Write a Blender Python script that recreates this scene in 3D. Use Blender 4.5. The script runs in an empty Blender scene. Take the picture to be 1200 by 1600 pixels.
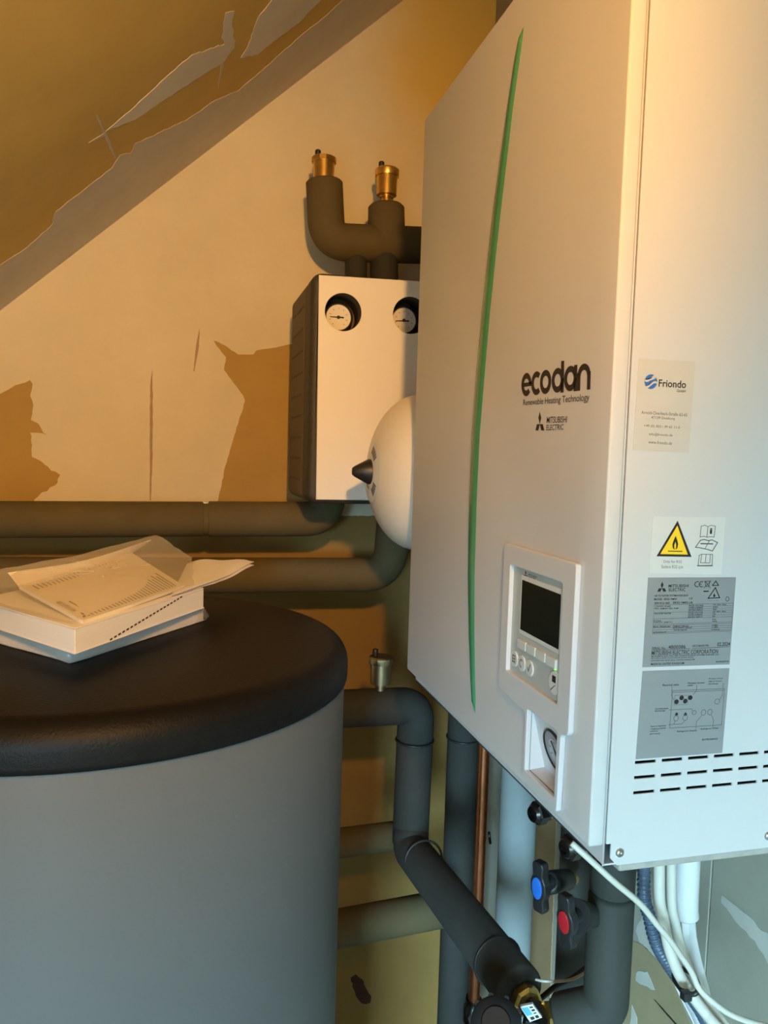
import bpy, bmesh, math, random
from mathutils import Vector, Matrix
random.seed(7)
sc = bpy.context.scene
COL = sc.collection
EYE = 1.55                                   # eye height above the floor
YAW, PITCH, ROLL, FPX = 0.255093, -0.0745827, 0.0295548, 1206.57

# ---------------------------------------------------------------- camera
def cam_basis():
    cy, sy, cp, sp = math.cos(YAW), math.sin(YAW), math.cos(PITCH), math.sin(PITCH)
    f = Vector((sy*cp, cy*cp, sp)); r = Vector((cy, -sy, 0)); u = r.cross(f)
    cr, sr = math.cos(ROLL), math.sin(ROLL)
    return cr*r+sr*u, -sr*r+cr*u, f
R_, U_, F_ = cam_basis()
cd = bpy.data.cameras.new('camera'); cam = bpy.data.objects.new('camera', cd); COL.objects.link(cam)
cd.sensor_fit = 'HORIZONTAL'; cd.sensor_width = 36; cd.lens = FPX/1200*36; cd.clip_start = .02
m = Matrix((R_, U_, -F_)).transposed().to_4x4(); m.translation = (0, 0, EYE); cam.matrix_world = m
sc.camera = cam

# ---------------------------------------------------------------- light and exposure
sc.view_settings.view_transform = 'Standard'; sc.view_settings.look = 'None'
sc.view_settings.gamma = 1; sc.view_settings.use_curve_mapping = False
sc.view_settings.exposure = 0.0
w = bpy.data.worlds.new('world'); sc.world = w; w.use_nodes = True   # overcast blue daylight above a dark horizon, outside the opening
nt = w.node_tree; bg = nt.nodes['Background']; bg.inputs[1].default_value = 103.0
tcw = nt.nodes.new('ShaderNodeTexCoord'); sep = nt.nodes.new('ShaderNodeSeparateXYZ'); rmp = nt.nodes.new('ShaderNodeValToRGB')
rmp.color_ramp.elements[0].position = .0; rmp.color_ramp.elements[0].color = (.02, .025, .03, 1)
rmp.color_ramp.elements[1].position = .04; rmp.color_ramp.elements[1].color = (.47, .79, 1, 1)
nt.links.new(tcw.outputs['Generated'], sep.inputs[0]); nt.links.new(sep.outputs['Z'], rmp.inputs[0]); nt.links.new(rmp.outputs[0], bg.inputs[0])
bl = bpy.data.lights.new('warm_lamp', 'SPOT'); bl.energy = 99; bl.color = (1, .49, .13); bl.shadow_soft_size = .03   # warm unseen lamp under the slope, cone shaped to dim the unit's side
bl.spot_size = math.radians(87); bl.spot_blend = 1
bo = bpy.data.objects.new('warm_lamp', bl); bo.location = (.03, -.30, EYE+.42); COL.objects.link(bo)
bo.rotation_euler = (Vector((-.30, 1.78, EYE+.24))-bo.location).to_track_quat('-Z', 'Y').to_euler()
DX0, DX1, DZ0, DZ1, YN, YS, XA = -1.75, -.85, .60, 2.04, -2.60, -1.00, -2.00     # daylit opening in the wall behind the photographer
dl = bpy.data.lights.new('opening_portal', 'AREA'); dl.shape = 'RECTANGLE'; dl.size = DX1-DX0; dl.size_y = DZ1-DZ0; dl.cycles.is_portal = True
do = bpy.data.objects.new('opening_portal', dl); do.location = ((DX0+DX1)/2, YN-.05, (DZ0+DZ1)/2); do.rotation_euler = (math.pi/2, 0, 0); COL.objects.link(do)

# ---------------------------------------------------------------- helpers
def ray(u, v): return F_ + R_*((u-600)/FPX) - U_*((v-800)/FPX)
def q(u, v, X=None, Y=None, Z=None):         # measured photo point on a known plane (Z measured from eye level)
    d = ray(u, v)
    t = X/d.x if X is not None else Y/d.y if Y is not None else Z/d.z
    p = d*t; p.z += EYE
    return p
ORG = {}
def link(name, me, mat=None, parent=None, smooth=False):
    o = bpy.data.objects.new(name, me); COL.objects.link(o)
    if mat is not None:
        me.materials.clear(); me.materials.append(mat)
    if smooth is not False:
        for p in me.polygons: p.use_smooth = True
        if smooth is not True:
            me.set_sharp_from_angle(angle=math.radians(smooth))
    if parent is not None:
        org = ORG[parent.name]
        me.transform(Matrix.Translation(-org))
        o.parent = parent; ORG[o.name] = org
    else:
        bb = [v.co for v in me.vertices]
        org = Vector((sum(v.x for v in bb)/len(bb), sum(v.y for v in bb)/len(bb), min(v.z for v in bb)))
        me.transform(Matrix.Translation(-org)); o.location = org; ORG[o.name] = org
    return o
def tag(o, label=None, cat=None, group=None, kind=None):
    for k, v in (('label', label), ('category', cat), ('group', group), ('kind', kind)):
        if v: o[k] = v
    return o
def thing(name, loc, label, cat, group=None):
    o = bpy.data.objects.new(name, None); COL.objects.link(o); o.location = loc; o.empty_display_size = .05
    ORG[o.name] = Vector(loc)
    return tag(o, label, cat, group)
def mesh(verts, faces, name='m'):
    me = bpy.data.meshes.new(name); me.from_pydata([tuple(v) for v in verts], [], faces); me.update(); return me
def bm_mesh(bm, name='m'):
    bmesh.ops.recalc_face_normals(bm, faces=bm.faces)
    me = bpy.data.meshes.new(name); bm.to_mesh(me); bm.free(); return me
def box(x0, x1, y0, y1, z0, z1, bev=0, seg=2):
    bm = bmesh.new(); bmesh.ops.create_cube(bm, size=1)
    for v in bm.verts:
        v.co = Vector(((x0+x1)/2+v.co.x*(x1-x0), (y0+y1)/2+v.co.y*(y1-y0), (z0+z1)/2+v.co.z*(z1-z0)))
    if bev: bmesh.ops.bevel(bm, geom=list(bm.edges), offset=bev, segments=seg, affect='EDGES', profile=.5)
    return bm_mesh(bm)
def frame_of(d):
    d = Vector(d).normalized(); a = Vector((0, 0, 1)) if abs(d.z) < .9 else Vector((1, 0, 0))
    x = a.cross(d).normalized(); return x, d.cross(x), d
def lathe(prof, org, axis, n=32):            # prof: (radius, height along axis)
    x, y, d = frame_of(axis); org = Vector(org); V = []; Fc = []
    for r, h in prof:
        for k in range(n):
            a = 2*math.pi*k/n; V.append(org+d*h+x*(r*math.cos(a))+y*(r*math.sin(a)))
    for i in range(len(prof)-1):
        for k in range(n): Fc.append((i*n+k, i*n+(k+1) % n, (i+1)*n+(k+1) % n, (i+1)*n+k))
    if prof[0][0] > 1e-6: Fc.append(tuple(range(n))[::-1])
    if prof[-1][0] > 1e-6: Fc.append(tuple((len(prof)-1)*n+k for k in range(n)))
    bm = bmesh.new(); me = mesh(V, Fc); bm.from_mesh(me); bpy.data.meshes.remove(me)
    bmesh.ops.remove_doubles(bm, verts=bm.verts, dist=1e-6)
    return bm_mesh(bm)
def fillet(pts, r, n=10):
    pts = [Vector(p) for p in pts]; out = [pts[0]]
    for i in range(1, len(pts)-1):
        a, b, c = pts[i-1], pts[i], pts[i+1]; d1 = (a-b); d2 = (c-b)
        ang = d1.angle(d2); L = min(r/math.tan(ang/2), d1.length*.49, d2.length*.49)
        p, s = b+d1.normalized()*L, b+d2.normalized()*L
        for k in range(n+1):
            t = k/n; out.append(p*(1-t)**2+b*2*t*(1-t)+s*t*t)
    out.append(pts[-1]); return out
def catmull(pts, n=8):
    pts = [Vector(p) for p in pts]; P = [pts[0]*2-pts[1]]+pts+[pts[-1]*2-pts[-2]]; out = []
    for i in range(1, len(P)-2):
        for k in range(n):
            t = k/n; a, b, c, d = P[i-1:i+3]
            out.append(.5*((2*b)+(c-a)*t+(2*a-5*b+4*c-d)*t*t+(3*b-a-3*c+d)*t**3))
    out.append(pts[-1]); return out
def tube(path, rad, n=24, caps=True, rnd=0):  # rad: number or function of arc fraction
    path = [Vector(p) for p in path]; V = []; Fc = []
    if rnd:                                   # rounded ends
        r0 = rad if not callable(rad) else rad(0)
        d0 = (path[1]-path[0]).normalized(); d1 = (path[-1]-path[-2]).normalized()
        path = [path[0], path[0]+d0*rnd]+path[1:-1]+[path[-1]-d1*rnd, path[-1]]
    S = [0]
    for a, b in zip(path, path[1:]): S.append(S[-1]+(b-a).length)
    T = []
    for i in range(len(path)):
        a = path[max(i-1, 0)]; b = path[min(i+1, len(path)-1)]; T.append((b-a).normalized())
    x, y, _ = frame_of(T[0])
    for i, p in enumerate(path):
        x = (x-T[i]*x.dot(T[i])).normalized(); y = T[i].cross(x)
        r = rad(S[i]/S[-1]) if callable(rad) else rad
        if rnd and i in (0, len(path)-1): r = max(r-rnd, r*.3)
        for k in range(n):
            a = 2*math.pi*k/n; V.append(p+x*(r*math.cos(a))+y*(r*math.sin(a)))
    for i in range(len(path)-1):
        for k in range(n): Fc.append((i*n+k, i*n+(k+1) % n, (i+1)*n+(k+1) % n, (i+1)*n+k))
    if caps:
        Fc.append(tuple(range(n))[::-1]); Fc.append(tuple((len(path)-1)*n+k for k in range(n)))
    return mesh(V, Fc)
def cylinder(a, b, r, n=24, bev=0): 
    return tube([a, b], r, n, rnd=bev)
def join(*mes):
    bm = bmesh.new()
    for me in mes: bm.from_mesh(me); bpy.data.meshes.remove(me)
    return bm_mesh(bm)
def plate(loops, fn, t, bev=0, res=2):       # flat sheet with holes: loops of 2D points, fn maps (a,b,c) to the world
    cu = bpy.data.curves.new('c', 'CURVE'); cu.dimensions = '2D'; cu.fill_mode = 'BOTH'
    for lp in loops:
        s = cu.splines.new('POLY'); s.points.add(len(lp)-1); s.use_cyclic_u = True
        for p, c in zip(s.points, lp): p.co = (c[0], c[1], 0, 1)
    cu.extrude = max(t/2-bev, 1e-6); cu.bevel_depth = bev; cu.bevel_resolution = res; cu.offset = -bev
    o = bpy.data.objects.new('c', cu); COL.objects.link(o)
    dg = bpy.context.evaluated_depsgraph_get(); me = bpy.data.meshes.new_from_object(o.evaluated_get(dg))
    bpy.data.objects.remove(o); bpy.data.curves.remove(cu)
    for v in me.vertices: v.co = fn(v.co.x, v.co.y, v.co.z+t/2)
    bm = bmesh.new(); bm.from_mesh(me); bpy.data.meshes.remove(me)
    bmesh.ops.remove_doubles(bm, verts=bm.verts, dist=1e-6)
    return bm_mesh(bm)
def circle(cx, cy, r, n=32, rx=None): return [(cx+(rx or r)*math.cos(2*math.pi*k/n), cy+r*math.sin(2*math.pi*k/n)) for k in range(n)]
def rrect(x0, x1, y0, y1, r=0, n=5):
    if not r: return [(x0, y0), (x1, y0), (x1, y1), (x0, y1)]
    out = []
    for cx, cy, a in ((x1-r, y0+r, -90), (x1-r, y1-r, 0), (x0+r, y1-r, 90), (x0+r, y0+r, 180)):
        for k in range(n+1):
            t = math.radians(a+90*k/n); out.append((cx+r*math.cos(t), cy+r*math.sin(t)))
    return out
def round_poly(pts, rr, n=4):
    out = []
    for i in range(len(pts)):
        a, b, c = Vector(pts[i-1]), Vector(pts[i]), Vector(pts[(i+1) % len(pts)])
        r = min(rr, (a-b).length*.45, (c-b).length*.45)
        p, s = b+(a-b).normalized()*r, b+(c-b).normalized()*r
        for k in range(n+1):
            t = k/n; v = p*(1-t)**2+b*2*t*(1-t)+s*t*t; out.append((v.x, v.y))
    return out

# ---------------------------------------------------------------- materials
def mat(name, col, rough=.5, metal=0, noise=None, bump=None, spec=.5, coat=0, alpha=1, trans=0, sheen=0, stretch=None):
    """noise = (scale, amount[, second colour]); bump = (scale, strength)"""
    mt = bpy.data.materials.new(name); mt.use_nodes = True; nt = mt.node_tree; b = nt.nodes['Principled BSDF']
    b.inputs['Base Color'].default_value = (*col, 1); b.inputs['Roughness'].default_value = rough
    b.inputs['Metallic'].default_value = metal; b.inputs['Specular IOR Level'].default_value = spec
    b.inputs['Coat Weight'].default_value = coat; b.inputs['Alpha'].default_value = alpha
    b.inputs['Transmission Weight'].default_value = trans
    tc = nt.nodes.new('ShaderNodeTexCoord'); vec = tc.outputs['Object']
    if stretch:
        mp = nt.nodes.new('ShaderNodeMapping'); mp.inputs['Scale'].default_value = stretch
        nt.links.new(vec, mp.inputs[0]); vec = mp.outputs[0]
    if noise:
        n = nt.nodes.new('ShaderNodeTexNoise'); n.inputs['Scale'].default_value = noise[0]; n.inputs['Detail'].default_value = 6
        n.inputs['Roughness'].default_value = .65
        nt.links.new(vec, n.inputs['Vector'])
        r = nt.nodes.new('ShaderNodeValToRGB'); r.color_ramp.elements[0].position = .3; r.color_ramp.elements[1].position = .72
        c2 = noise[2] if len(noise) > 2 else tuple(min(1, c*(1+noise[1])) for c in col)
        c1 = tuple(c*(1-noise[1]) for c in col)
        r.color_ramp.elements[0].color = (*c1, 1); r.color_ramp.elements[1].color = (*c2, 1)
        nt.links.new(n.outputs['Fac'], r.inputs[0]); nt.links.new(r.outputs[0], b.inputs['Base Color'])
    if bump:
        n = nt.nodes.new('ShaderNodeTexNoise'); n.inputs['Scale'].default_value = bump[0]; n.inputs['Detail'].default_value = 4
        nt.links.new(vec, n.inputs['Vector'])
        bp = nt.nodes.new('ShaderNodeBump'); bp.inputs['Strength'].default_value = bump[1]; bp.inputs['Distance'].default_value = .002
        nt.links.new(n.outputs['Fac'], bp.inputs['Height']); nt.links.new(bp.outputs[0], b.inputs['Normal'])
    return mt
M = {}
M['plaster'] = mat('beige_plaster', (.74, .66, .49), .85, noise=(2.6, .10), bump=(30, .12))
M['ochre'] = mat('ochre_board', (.46, .295, .085), .8, noise=(5, .10), bump=(60, .1))
M['ochre_shaded'] = mat('shade_darkened_ochre', (.31, .185, .048), .8, noise=(5, .12), bump=(60, .1))  # ochre board with shade put into its colour, for the lower wall
M['ceil'] = mat('ochre_ceiling', (.68, .45, .12), .8, noise=(3, .12), bump=(40, .1))
M['filler'] = mat('grey_filler', (.66, .60, .50), .85, noise=(6, .08), bump=(60, .1))
M['filler_pale'] = mat('pale_filler', (.76, .71, .60), .85, noise=(6, .08), bump=(60, .1))
M['rightwall'] = mat('grey_green_board', (.36, .36, .29), .85, noise=(9, .10), bump=(40, .12))
M['rightfill'] = mat('pale_wall_filler', (.55, .56, .50), .85, noise=(20, .10), bump=(60, .2))
M['khaki'] = mat('khaki_board', (.36, .30, .17), .85, noise=(9, .12))
M['brownboard'] = mat('brown_board', (.34, .24, .12), .85, noise=(7, .15))
M['floor'] = mat('grey_screed', (.32, .30, .27), .9, noise=(4, .15), bump=(40, .2))
M['knot'] = mat('dark_stain', (.06, .02, .012), .8, noise=(60, .4))
M['streak'] = mat('brown_streak', (.42, .31, .2), .9)
M['white'] = mat('white_powder_coat', (.60, .60, .60), .42, bump=(900, .04), spec=.4)
M['plate'] = mat('white_plate', (.78, .77, .76), .45, spec=.3)
M['bezel'] = mat('white_plastic', (.60, .60, .61), .4, spec=.4)
M['grey_plastic'] = mat('grey_plastic', (.44, .47, .45), .4)
M['silver'] = mat('silver_plastic', (.62, .63, .60), .38)
M['softgrey'] = mat('grey_ring', (.30, .28, .29), .4)
M['screen'] = mat('black_screen', (.012, .016, .012), .12, spec=.5)
M['green'] = mat('green_plastic', (.045, .20, .095), .25, spec=.6, coat=.4)
M['black'] = mat('black_plastic', (.018, .018, .018), .42)
M['print'] = mat('black_print', (.02, .014, .012), .6)
M['softprint'] = mat('grey_print', (.13, .12, .11), .6)
M['sticker'] = mat('white_sticker', (.66, .66, .63), .5)
M['beige_sticker'] = mat('beige_sticker', (.57, .55, .50), .5)
M['grey_sticker'] = mat('grey_sticker', (.265, .275, .275), .45)
M['yellow'] = mat('yellow_print', (.95, .62, .02), .5)
M['blueprint'] = mat('blue_print', (.04, .14, .48), .5)
M['dial'] = mat('pale_dial', (.78, .77, .74), .35)
M['greydial'] = mat('grey_dial', (.42, .44, .46), .3)
M['redprint'] = mat('red_print', (.6, .05, .03), .5)
M['interior'] = mat('dark_interior', (.02, .022, .025), .8)
M['darkmetal'] = mat('gunmetal', (.06, .058, .055), .28, metal=1)
M['steel'] = mat('steel', (.55, .53, .50), .3, metal=1)
M['brass'] = mat('brass', (.80, .52, .16), .32, metal=1, noise=(60, .12))
M['dullbrass'] = mat('dull_nickel_brass', (.50, .42, .27), .35, metal=1, noise=(60, .12))
M['copper'] = mat('copper', (.60, .22, .10), .32, metal=1, noise=(30, .2))
M['foamdark'] = mat('dark_pipe_foam', (.040, .041, .036), .75, noise=(14, .10), bump=(120, .10), spec=.2)
M['foam'] = mat('olive_pipe_foam', (.118, .094, .046), .78, noise=(14, .10), bump=(120, .10), spec=.25)
M['foamlight'] = mat('light_grey_pipe_foam', (.25, .295, .30), .7, noise=(12, .06), bump=(120, .08), spec=.3)
M['foammid'] = mat('mid_grey_pipe_foam', (.047, .050, .042), .72, noise=(12, .08), bump=(120, .08), spec=.3)
M['epp'] = mat('black_epp_foam', (.040, .034, .026), .6, bump=(260, .6))
M['eppside'] = mat('brown_black_epp_foam', (.13, .10, .055), .7, bump=(150, .35))
M['vessel'] = mat('cream_enamel', (.74, .71, .65), .35, spec=.5)
M['jacket'] = mat('grey_tank_foil', (.105, .104, .10), .55, noise=(3, .05), bump=(300, .06), spec=.35)
M['lid'] = mat('black_leatherette', (.0045, .0038, .0030), .5, bump=(420, .25), spec=.2)
M['paper'] = mat('white_paper', (.78, .77, .78), .7)
M['pages'] = mat('page_edges', (.74, .72, .70), .8, stretch=(1, 1, 220), noise=(6, .06))
M['cream_paper'] = mat('cream_paper', (.76, .70, .58), .7)
M['cable'] = mat('off_white_cable', (.62, .61, .53), .45)
M['wrap'] = mat('white_foil_wrap', (.68, .70, .68), .45, bump=(60, .25))
M['conduit'] = mat('blue_grey_conduit', (.065, .10, .15), .4)
M['bluecap'] = mat('blue_cap', (.02, .15, .60), .4)
M['redcap'] = mat('red_cap', (.42, .012, .02), .4)
M['pale_label'] = mat('pale_label', (.70, .74, .76), .5)
M['cyan_label'] = mat('cyan_label', (.10, .42, .70), .5)
M['tray'] = mat('grey_tray_foam', (.40, .38, .34), .8, noise=(60, .15))
def film_mat():
    mt = bpy.data.materials.new('clear_film'); mt.use_nodes = True; nt = mt.node_tree; nt.nodes.clear()
    out = nt.nodes.new('ShaderNodeOutputMaterial'); mix = nt.nodes.new('ShaderNodeMixShader'); tr = nt.nodes.new('ShaderNodeBsdfTransparent')
    p = nt.nodes.new('ShaderNodeBsdfPrincipled'); p.inputs['Base Color'].default_value = (.72, .68, .62, 1); p.inputs['Roughness'].default_value = .22
    n = nt.nodes.new('ShaderNodeTexNoise'); n.inputs['Scale'].default_value = 22; tc = nt.nodes.new('ShaderNodeTexCoord')
    nt.links.new(tc.outputs['Object'], n.inputs['Vector'])
    bp = nt.nodes.new('ShaderNodeBump'); bp.inputs['Strength'].default_value = .35; bp.inputs['Distance'].default_value = .004
    nt.links.new(n.outputs['Fac'], bp.inputs['Height']); nt.links.new(bp.outputs[0], p.inputs['Normal'])
    mix.inputs[0].default_value = .37
    nt.links.new(tr.outputs[0], mix.inputs[1]); nt.links.new(p.outputs[0], mix.inputs[2]); nt.links.new(mix.outputs[0], out.inputs[0])
    return mt
M['film'] = film_mat()
def led_mat():
    mt = mat('green_led', (.2, .9, .2), .4); b = mt.node_tree.nodes['Principled BSDF']
    b.inputs['Emission Color'].default_value = (.25, 1, .1, 1); b.inputs['Emission Strength'].default_value = 1.5
    return mt
M['led'] = led_mat()

# ---------------------------------------------------------------- setting
XR, YB, XL = .70, 1.78, -1.05
pA, pB = q(0, 485, Y=YB), q(630, 0, Y=YB)
SL = (pB.z-pA.z)/(pB.x-pA.x)
def ceil_z(x): return pA.z+SL*(x-pA.x)
CN = Vector((SL, 0, -1)).normalized()        # into the room
def qc(u, v):
    d = ray(u, v); o = Vector((0, 0, EYE)); t = (pA-o).dot(CN)/d.dot(CN); return o+d*t
def struct(name, me, mt, label, smooth=False):
    return tag(link(name, me, mt, None, smooth), label, kind='structure')
floor = struct('floor', box(XA-.1, XR+.1, YN-.1, YB+.1, -.06, 0), M['floor'], 'grey screed floor of the boiler room')
zt = ceil_z(XR)
def prism_y(poly, y0, y1):
    n = len(poly); V = [(x, y0, z) for x, z in poly]+[(x, y1, z) for x, z in poly]
    Fc = [tuple(range(n)), tuple(range(n, 2*n))]+[(i, (i+1) % n, n+(i+1) % n, n+i) for i in range(n)]
    bm = bmesh.new(); me = mesh(V, Fc); bm.from_mesh(me); bpy.data.meshes.remove(me); return bm_mesh(bm)
gable = [(XL, 0), (XR, 0), (XR, zt), (XL, ceil_z(XL))]
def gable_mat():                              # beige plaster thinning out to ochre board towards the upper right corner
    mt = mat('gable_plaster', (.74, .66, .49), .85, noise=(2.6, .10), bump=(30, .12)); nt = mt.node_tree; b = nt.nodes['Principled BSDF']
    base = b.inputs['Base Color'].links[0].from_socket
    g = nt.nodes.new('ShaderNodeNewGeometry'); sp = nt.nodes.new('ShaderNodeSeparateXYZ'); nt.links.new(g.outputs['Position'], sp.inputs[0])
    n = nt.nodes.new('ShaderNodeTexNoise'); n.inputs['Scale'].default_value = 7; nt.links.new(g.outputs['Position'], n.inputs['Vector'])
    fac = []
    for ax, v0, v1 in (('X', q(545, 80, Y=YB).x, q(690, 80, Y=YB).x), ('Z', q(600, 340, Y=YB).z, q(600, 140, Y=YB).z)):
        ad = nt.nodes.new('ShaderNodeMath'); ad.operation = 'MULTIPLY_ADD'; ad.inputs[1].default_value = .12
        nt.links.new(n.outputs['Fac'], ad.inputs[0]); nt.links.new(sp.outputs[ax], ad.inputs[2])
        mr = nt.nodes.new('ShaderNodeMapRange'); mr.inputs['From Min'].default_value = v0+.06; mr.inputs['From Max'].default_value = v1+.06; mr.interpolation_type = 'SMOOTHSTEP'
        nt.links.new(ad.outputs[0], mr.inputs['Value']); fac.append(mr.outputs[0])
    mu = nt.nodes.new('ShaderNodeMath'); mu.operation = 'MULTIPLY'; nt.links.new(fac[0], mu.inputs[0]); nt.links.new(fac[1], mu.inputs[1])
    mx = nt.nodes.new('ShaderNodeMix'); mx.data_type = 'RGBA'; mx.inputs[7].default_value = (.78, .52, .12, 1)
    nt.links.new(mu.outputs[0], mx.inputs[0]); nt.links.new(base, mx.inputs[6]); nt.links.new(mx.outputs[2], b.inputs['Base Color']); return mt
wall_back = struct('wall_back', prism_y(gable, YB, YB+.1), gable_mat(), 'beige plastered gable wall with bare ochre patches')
ceiling = struct('ceiling', prism_y([(XL-.1, ceil_z(XL-.1)), (XR+.1, ceil_z(XR+.1)), (XR+.1, ceil_z(XR+.1)+.1), (XL-.1, ceil_z(XL-.1)+.1)], YS, YB+.1), M['ceil'], 'sloping ochre ceiling with smears of grey filler')
wall_right = struct('wall_right', box(XR, XR+.1, YN-.1, YB+.1, 0, 2.90), M['rightwall'], 'grey-green boarded wall behind the white heating unit')
wall_left = struct('wall_left', box(XL-.1, XL, YS, YB+.1, 0, ceil_z(XL)), M['plaster'], 'low plastered knee wall')
HA = 2.85                                    # taller unseen space added behind the photographer to move the daylit opening left
wn = join(box(XA, DX0, YN-.1, YN, 0, HA), box(DX1, XR, YN-.1, YN, 0, HA), box(DX0, DX1, YN-.1, YN, 0, DZ0), box(DX0, DX1, YN-.1, YN, DZ1, HA))
wall_near = struct('wall_near', wn, M['plaster'], 'plastered wall with a daylit opening behind the photographer')

wall_shade_step = struct('wall_shade_step', join(box(XA, XL, YS-.1, YS, 0, HA), prism_y([(XL, ceil_z(XL)), (XR, zt), (XR, HA), (XL, HA)], YS-.1, YS)), M['plaster'], 'unseen plastered step added where the slope ends, keeping daylight off the upper wall')  # added fascia, set where it holds daylight off the upper wall
wall_added = struct('wall_added', box(XA-.1, XA, YN-.1, YS, 0, HA), M['plaster'], 'plastered side wall of the added unseen space')
ceiling_added = struct('ceiling_added', box(XA-.1, XR+.1, YN-.1, YS, HA, HA+.1), M['plaster'], 'flat ceiling of the added unseen space')
def jag(pts, amt, step=.012):
    out = []
    for i in range(len(pts)):
        a, b = pts[i], pts[(i+1) % len(pts)]; L = (b-a).length; n = max(1, int(L/(step*.7))); out.append(a)
        for k in range(1, n):
            t = k/n; d = Vector((random.uniform(-1, 1), random.uniform(-1, 1), random.uniform(-1, 1)))
            out.append(a.lerp(b, t)+d*amt)
    return out
def patch(name, parent, pts, normal, mt, amt=.0015, off=.0006, th=.0006):
    nrm = Vector(normal).normalized(); P = jag([Vector(p) for p in pts], amt); o0 = P[0]
    P = [p-nrm*(p-o0).dot(nrm) for p in P]
    bm = bmesh.new(); vs = [bm.verts.new(p+nrm*off) for p in P]; f = bm.faces.new(vs)
    r = bmesh.ops.extrude_face_region(bm, geom=[f]); ev = [e for e in r['geom'] if isinstance(e, bmesh.types.BMVert)]
    for v in ev: v.co -= nrm*(off+th)
    bmesh.ops.triangulate(bm, faces=[x for x in bm.faces if len(x.verts) > 4], ngon_method='EAR_CLIP')
    return link(name, bm_mesh(bm), mt, parent)
def pw(pts): return [q(u, v, Y=YB) for u, v in pts]
NB, NR = (0, -1, 0), (-1, 0, 0)
patch('bare_patch', wall_back, pw([(-60, 640), (0, 616), (24, 602), (47, 594), (51, 600), (47, 618), (52, 634), (48, 656), (60, 662), (74, 680), (66, 677), (47, 676), (49, 702), (50, 714), (70, 726), (94, 742), (90, 754), (54, 780), (52, 805), (-60, 805)]), NB, M['ochre'], .003)
patch('bare_patch', wall_back, pw([(334, 532), (352, 540), (372, 554), (396, 554), (400, 548), (424, 544), (452, 538), (520, 538), (520, 805), (337, 805), (341, 780), (352, 728), (366, 680), (383, 626), (380, 618), (350, 578), (353, 558), (338, 540)]), NB, M['ochre'], .001)
patch('bare_board', wall_back, pw([(-60, 806), (728, 806), (711, 1495), (706, 1700), (-60, 1700)]), NB, M['ochre_shaded'], .001)
patch('stain', wall_back, pw([(548, 1527), (556, 1522), (566, 1530), (580, 1556), (579, 1566), (566, 1568), (556, 1556)]), NB, M['knot'], .003, off=.0009)
patch('streak', wall_back, pw([(235, 600), (238, 575), (239, 640), (238, 720), (236, 782), (234, 782), (234, 700), (234, 650)]), NB, M['streak'], .0006, off=.0009)
patch('streak', wall_back, pw([(308, 530), (312, 512), (311, 540), (304, 580), (302, 580)]), NB, M['streak'], .0006, off=.0009)
def pc(pts): return [qc(u, v) for u, v in pts]
patch('filler_patch', ceiling, pc([(-60, 456), (0, 414), (44, 385), (82, 350), (87, 330), (175, 262), (187, 242), (204, 239), (210, 225), (292, 187), (338, 155), (370, 143), (408, 111), (467, 58), (507, 26), (560, -22), (760, -100), (640, -8), (0, 486), (-60, 532)]), CN, M['filler'], .0025)
patch('filler_patch', ceiling, pc([(165, 205), (204, 172), (257, 122), (300, 85), (350, 69), (347, 55), (352, 20), (366, 17), (362, 38), (365, 61), (367, 73), (350, 96), (280, 140), (210, 187)]), CN, M['filler_pale'], .002)
patch('filler_patch', ceiling, pc([(376, 90), (388, 70), (402, 29), (440, -20), (520, -20), (467, 35), (432, 61), (402, 85)]), CN, M['filler_pale'], .002)
patch('filler_streak', ceiling, pc([(149, 178), (152, 180), (168, 212), (181, 246), (178, 246), (163, 212)]), CN, M['filler'], .0008)
patch('filler_streak', ceiling, pc([(346, 98), (350, 97), (345, 120), (341, 138), (340, 137)]), CN, M['filler'], .0008)
patch('filler_streak', ceiling, pc([(138, 223), (165, 206), (167, 210), (150, 218)]), CN, M['filler'], .0008)
# right wall: two boards with an open joint, filler smears and bare areas
def qr(pts, off=0): return [q(u, v, X=XR-off) for u, v in pts]
jt, jb = q(1124, 1345, X=XR), q(1112, 1560, X=XR); yj = (jt.y+jb.y)/2
for y0, y1 in ((.15, yj-.0014), (yj+.0014, 1.20)):
    link('plasterboard', box(XR-.012, XR+.002, y0, y1, .02, 1.9, .0008, 1), M['rightwall'], wall_right)
XB = XR-.012
def qb(pts): return [q(u, v, X=XB) for u, v in pts]
patch('bare_patch', wall_right, qb([(985, 1468), (1002, 1474), (1046, 1520), (1062, 1560), (1088, 1620), (960, 1640), (970, 1500)]), NR, M['khaki'], .002)
patch('filler_patch', wall_right, qb([(1004, 1428), (1020, 1446), (1045, 1512), (1000, 1474), (994, 1455)]), NR, M['rightfill'], .002)
patch('filler_patch', wall_right, qb([(995, 1520), (1012, 1518), (1024, 1547), (1008, 1540), (994, 1532)]), NR, M['rightfill'], .002, off=.0012)
patch('filler_patch', wall_right, qb([(1128, 1398), (1160, 1424), (1215, 1475), (1215, 1530), (1200, 1505), (1180, 1470), (1150, 1440), (1127, 1410)]), NR, M['rightfill'], .002)
patch('filler_patch', wall_right, qb([(985, 1600), (988, 1570), (996, 1590), (997, 1620), (970, 1620)]), NR, M['rightfill'], .002, off=.0012)
patch('crack', wall_right, qb([(1022, 1561), (1025, 1563), (1064, 1606), (1062, 1608)]), NR, M['print'], .0004, off=.0012)
patch('bare_strip', wall_right, qr([(834, 1200), (873, 1200), (860, 1560), (826, 1560)]), NR, M['brownboard'], .001, off=.0015)

# ---------------------------------------------------------------- heating unit
X0, Y0, ZB = .3217, .5423, EYE-.3316
W, H, D, FL, PB = .5304, .8002, .36, .0136, .0169
unit = thing('heating_unit', (X0+.18, Y0+W/2, ZB), 'big white wall-hung heating unit with a curved green stripe and a display', 'heating unit')
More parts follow.
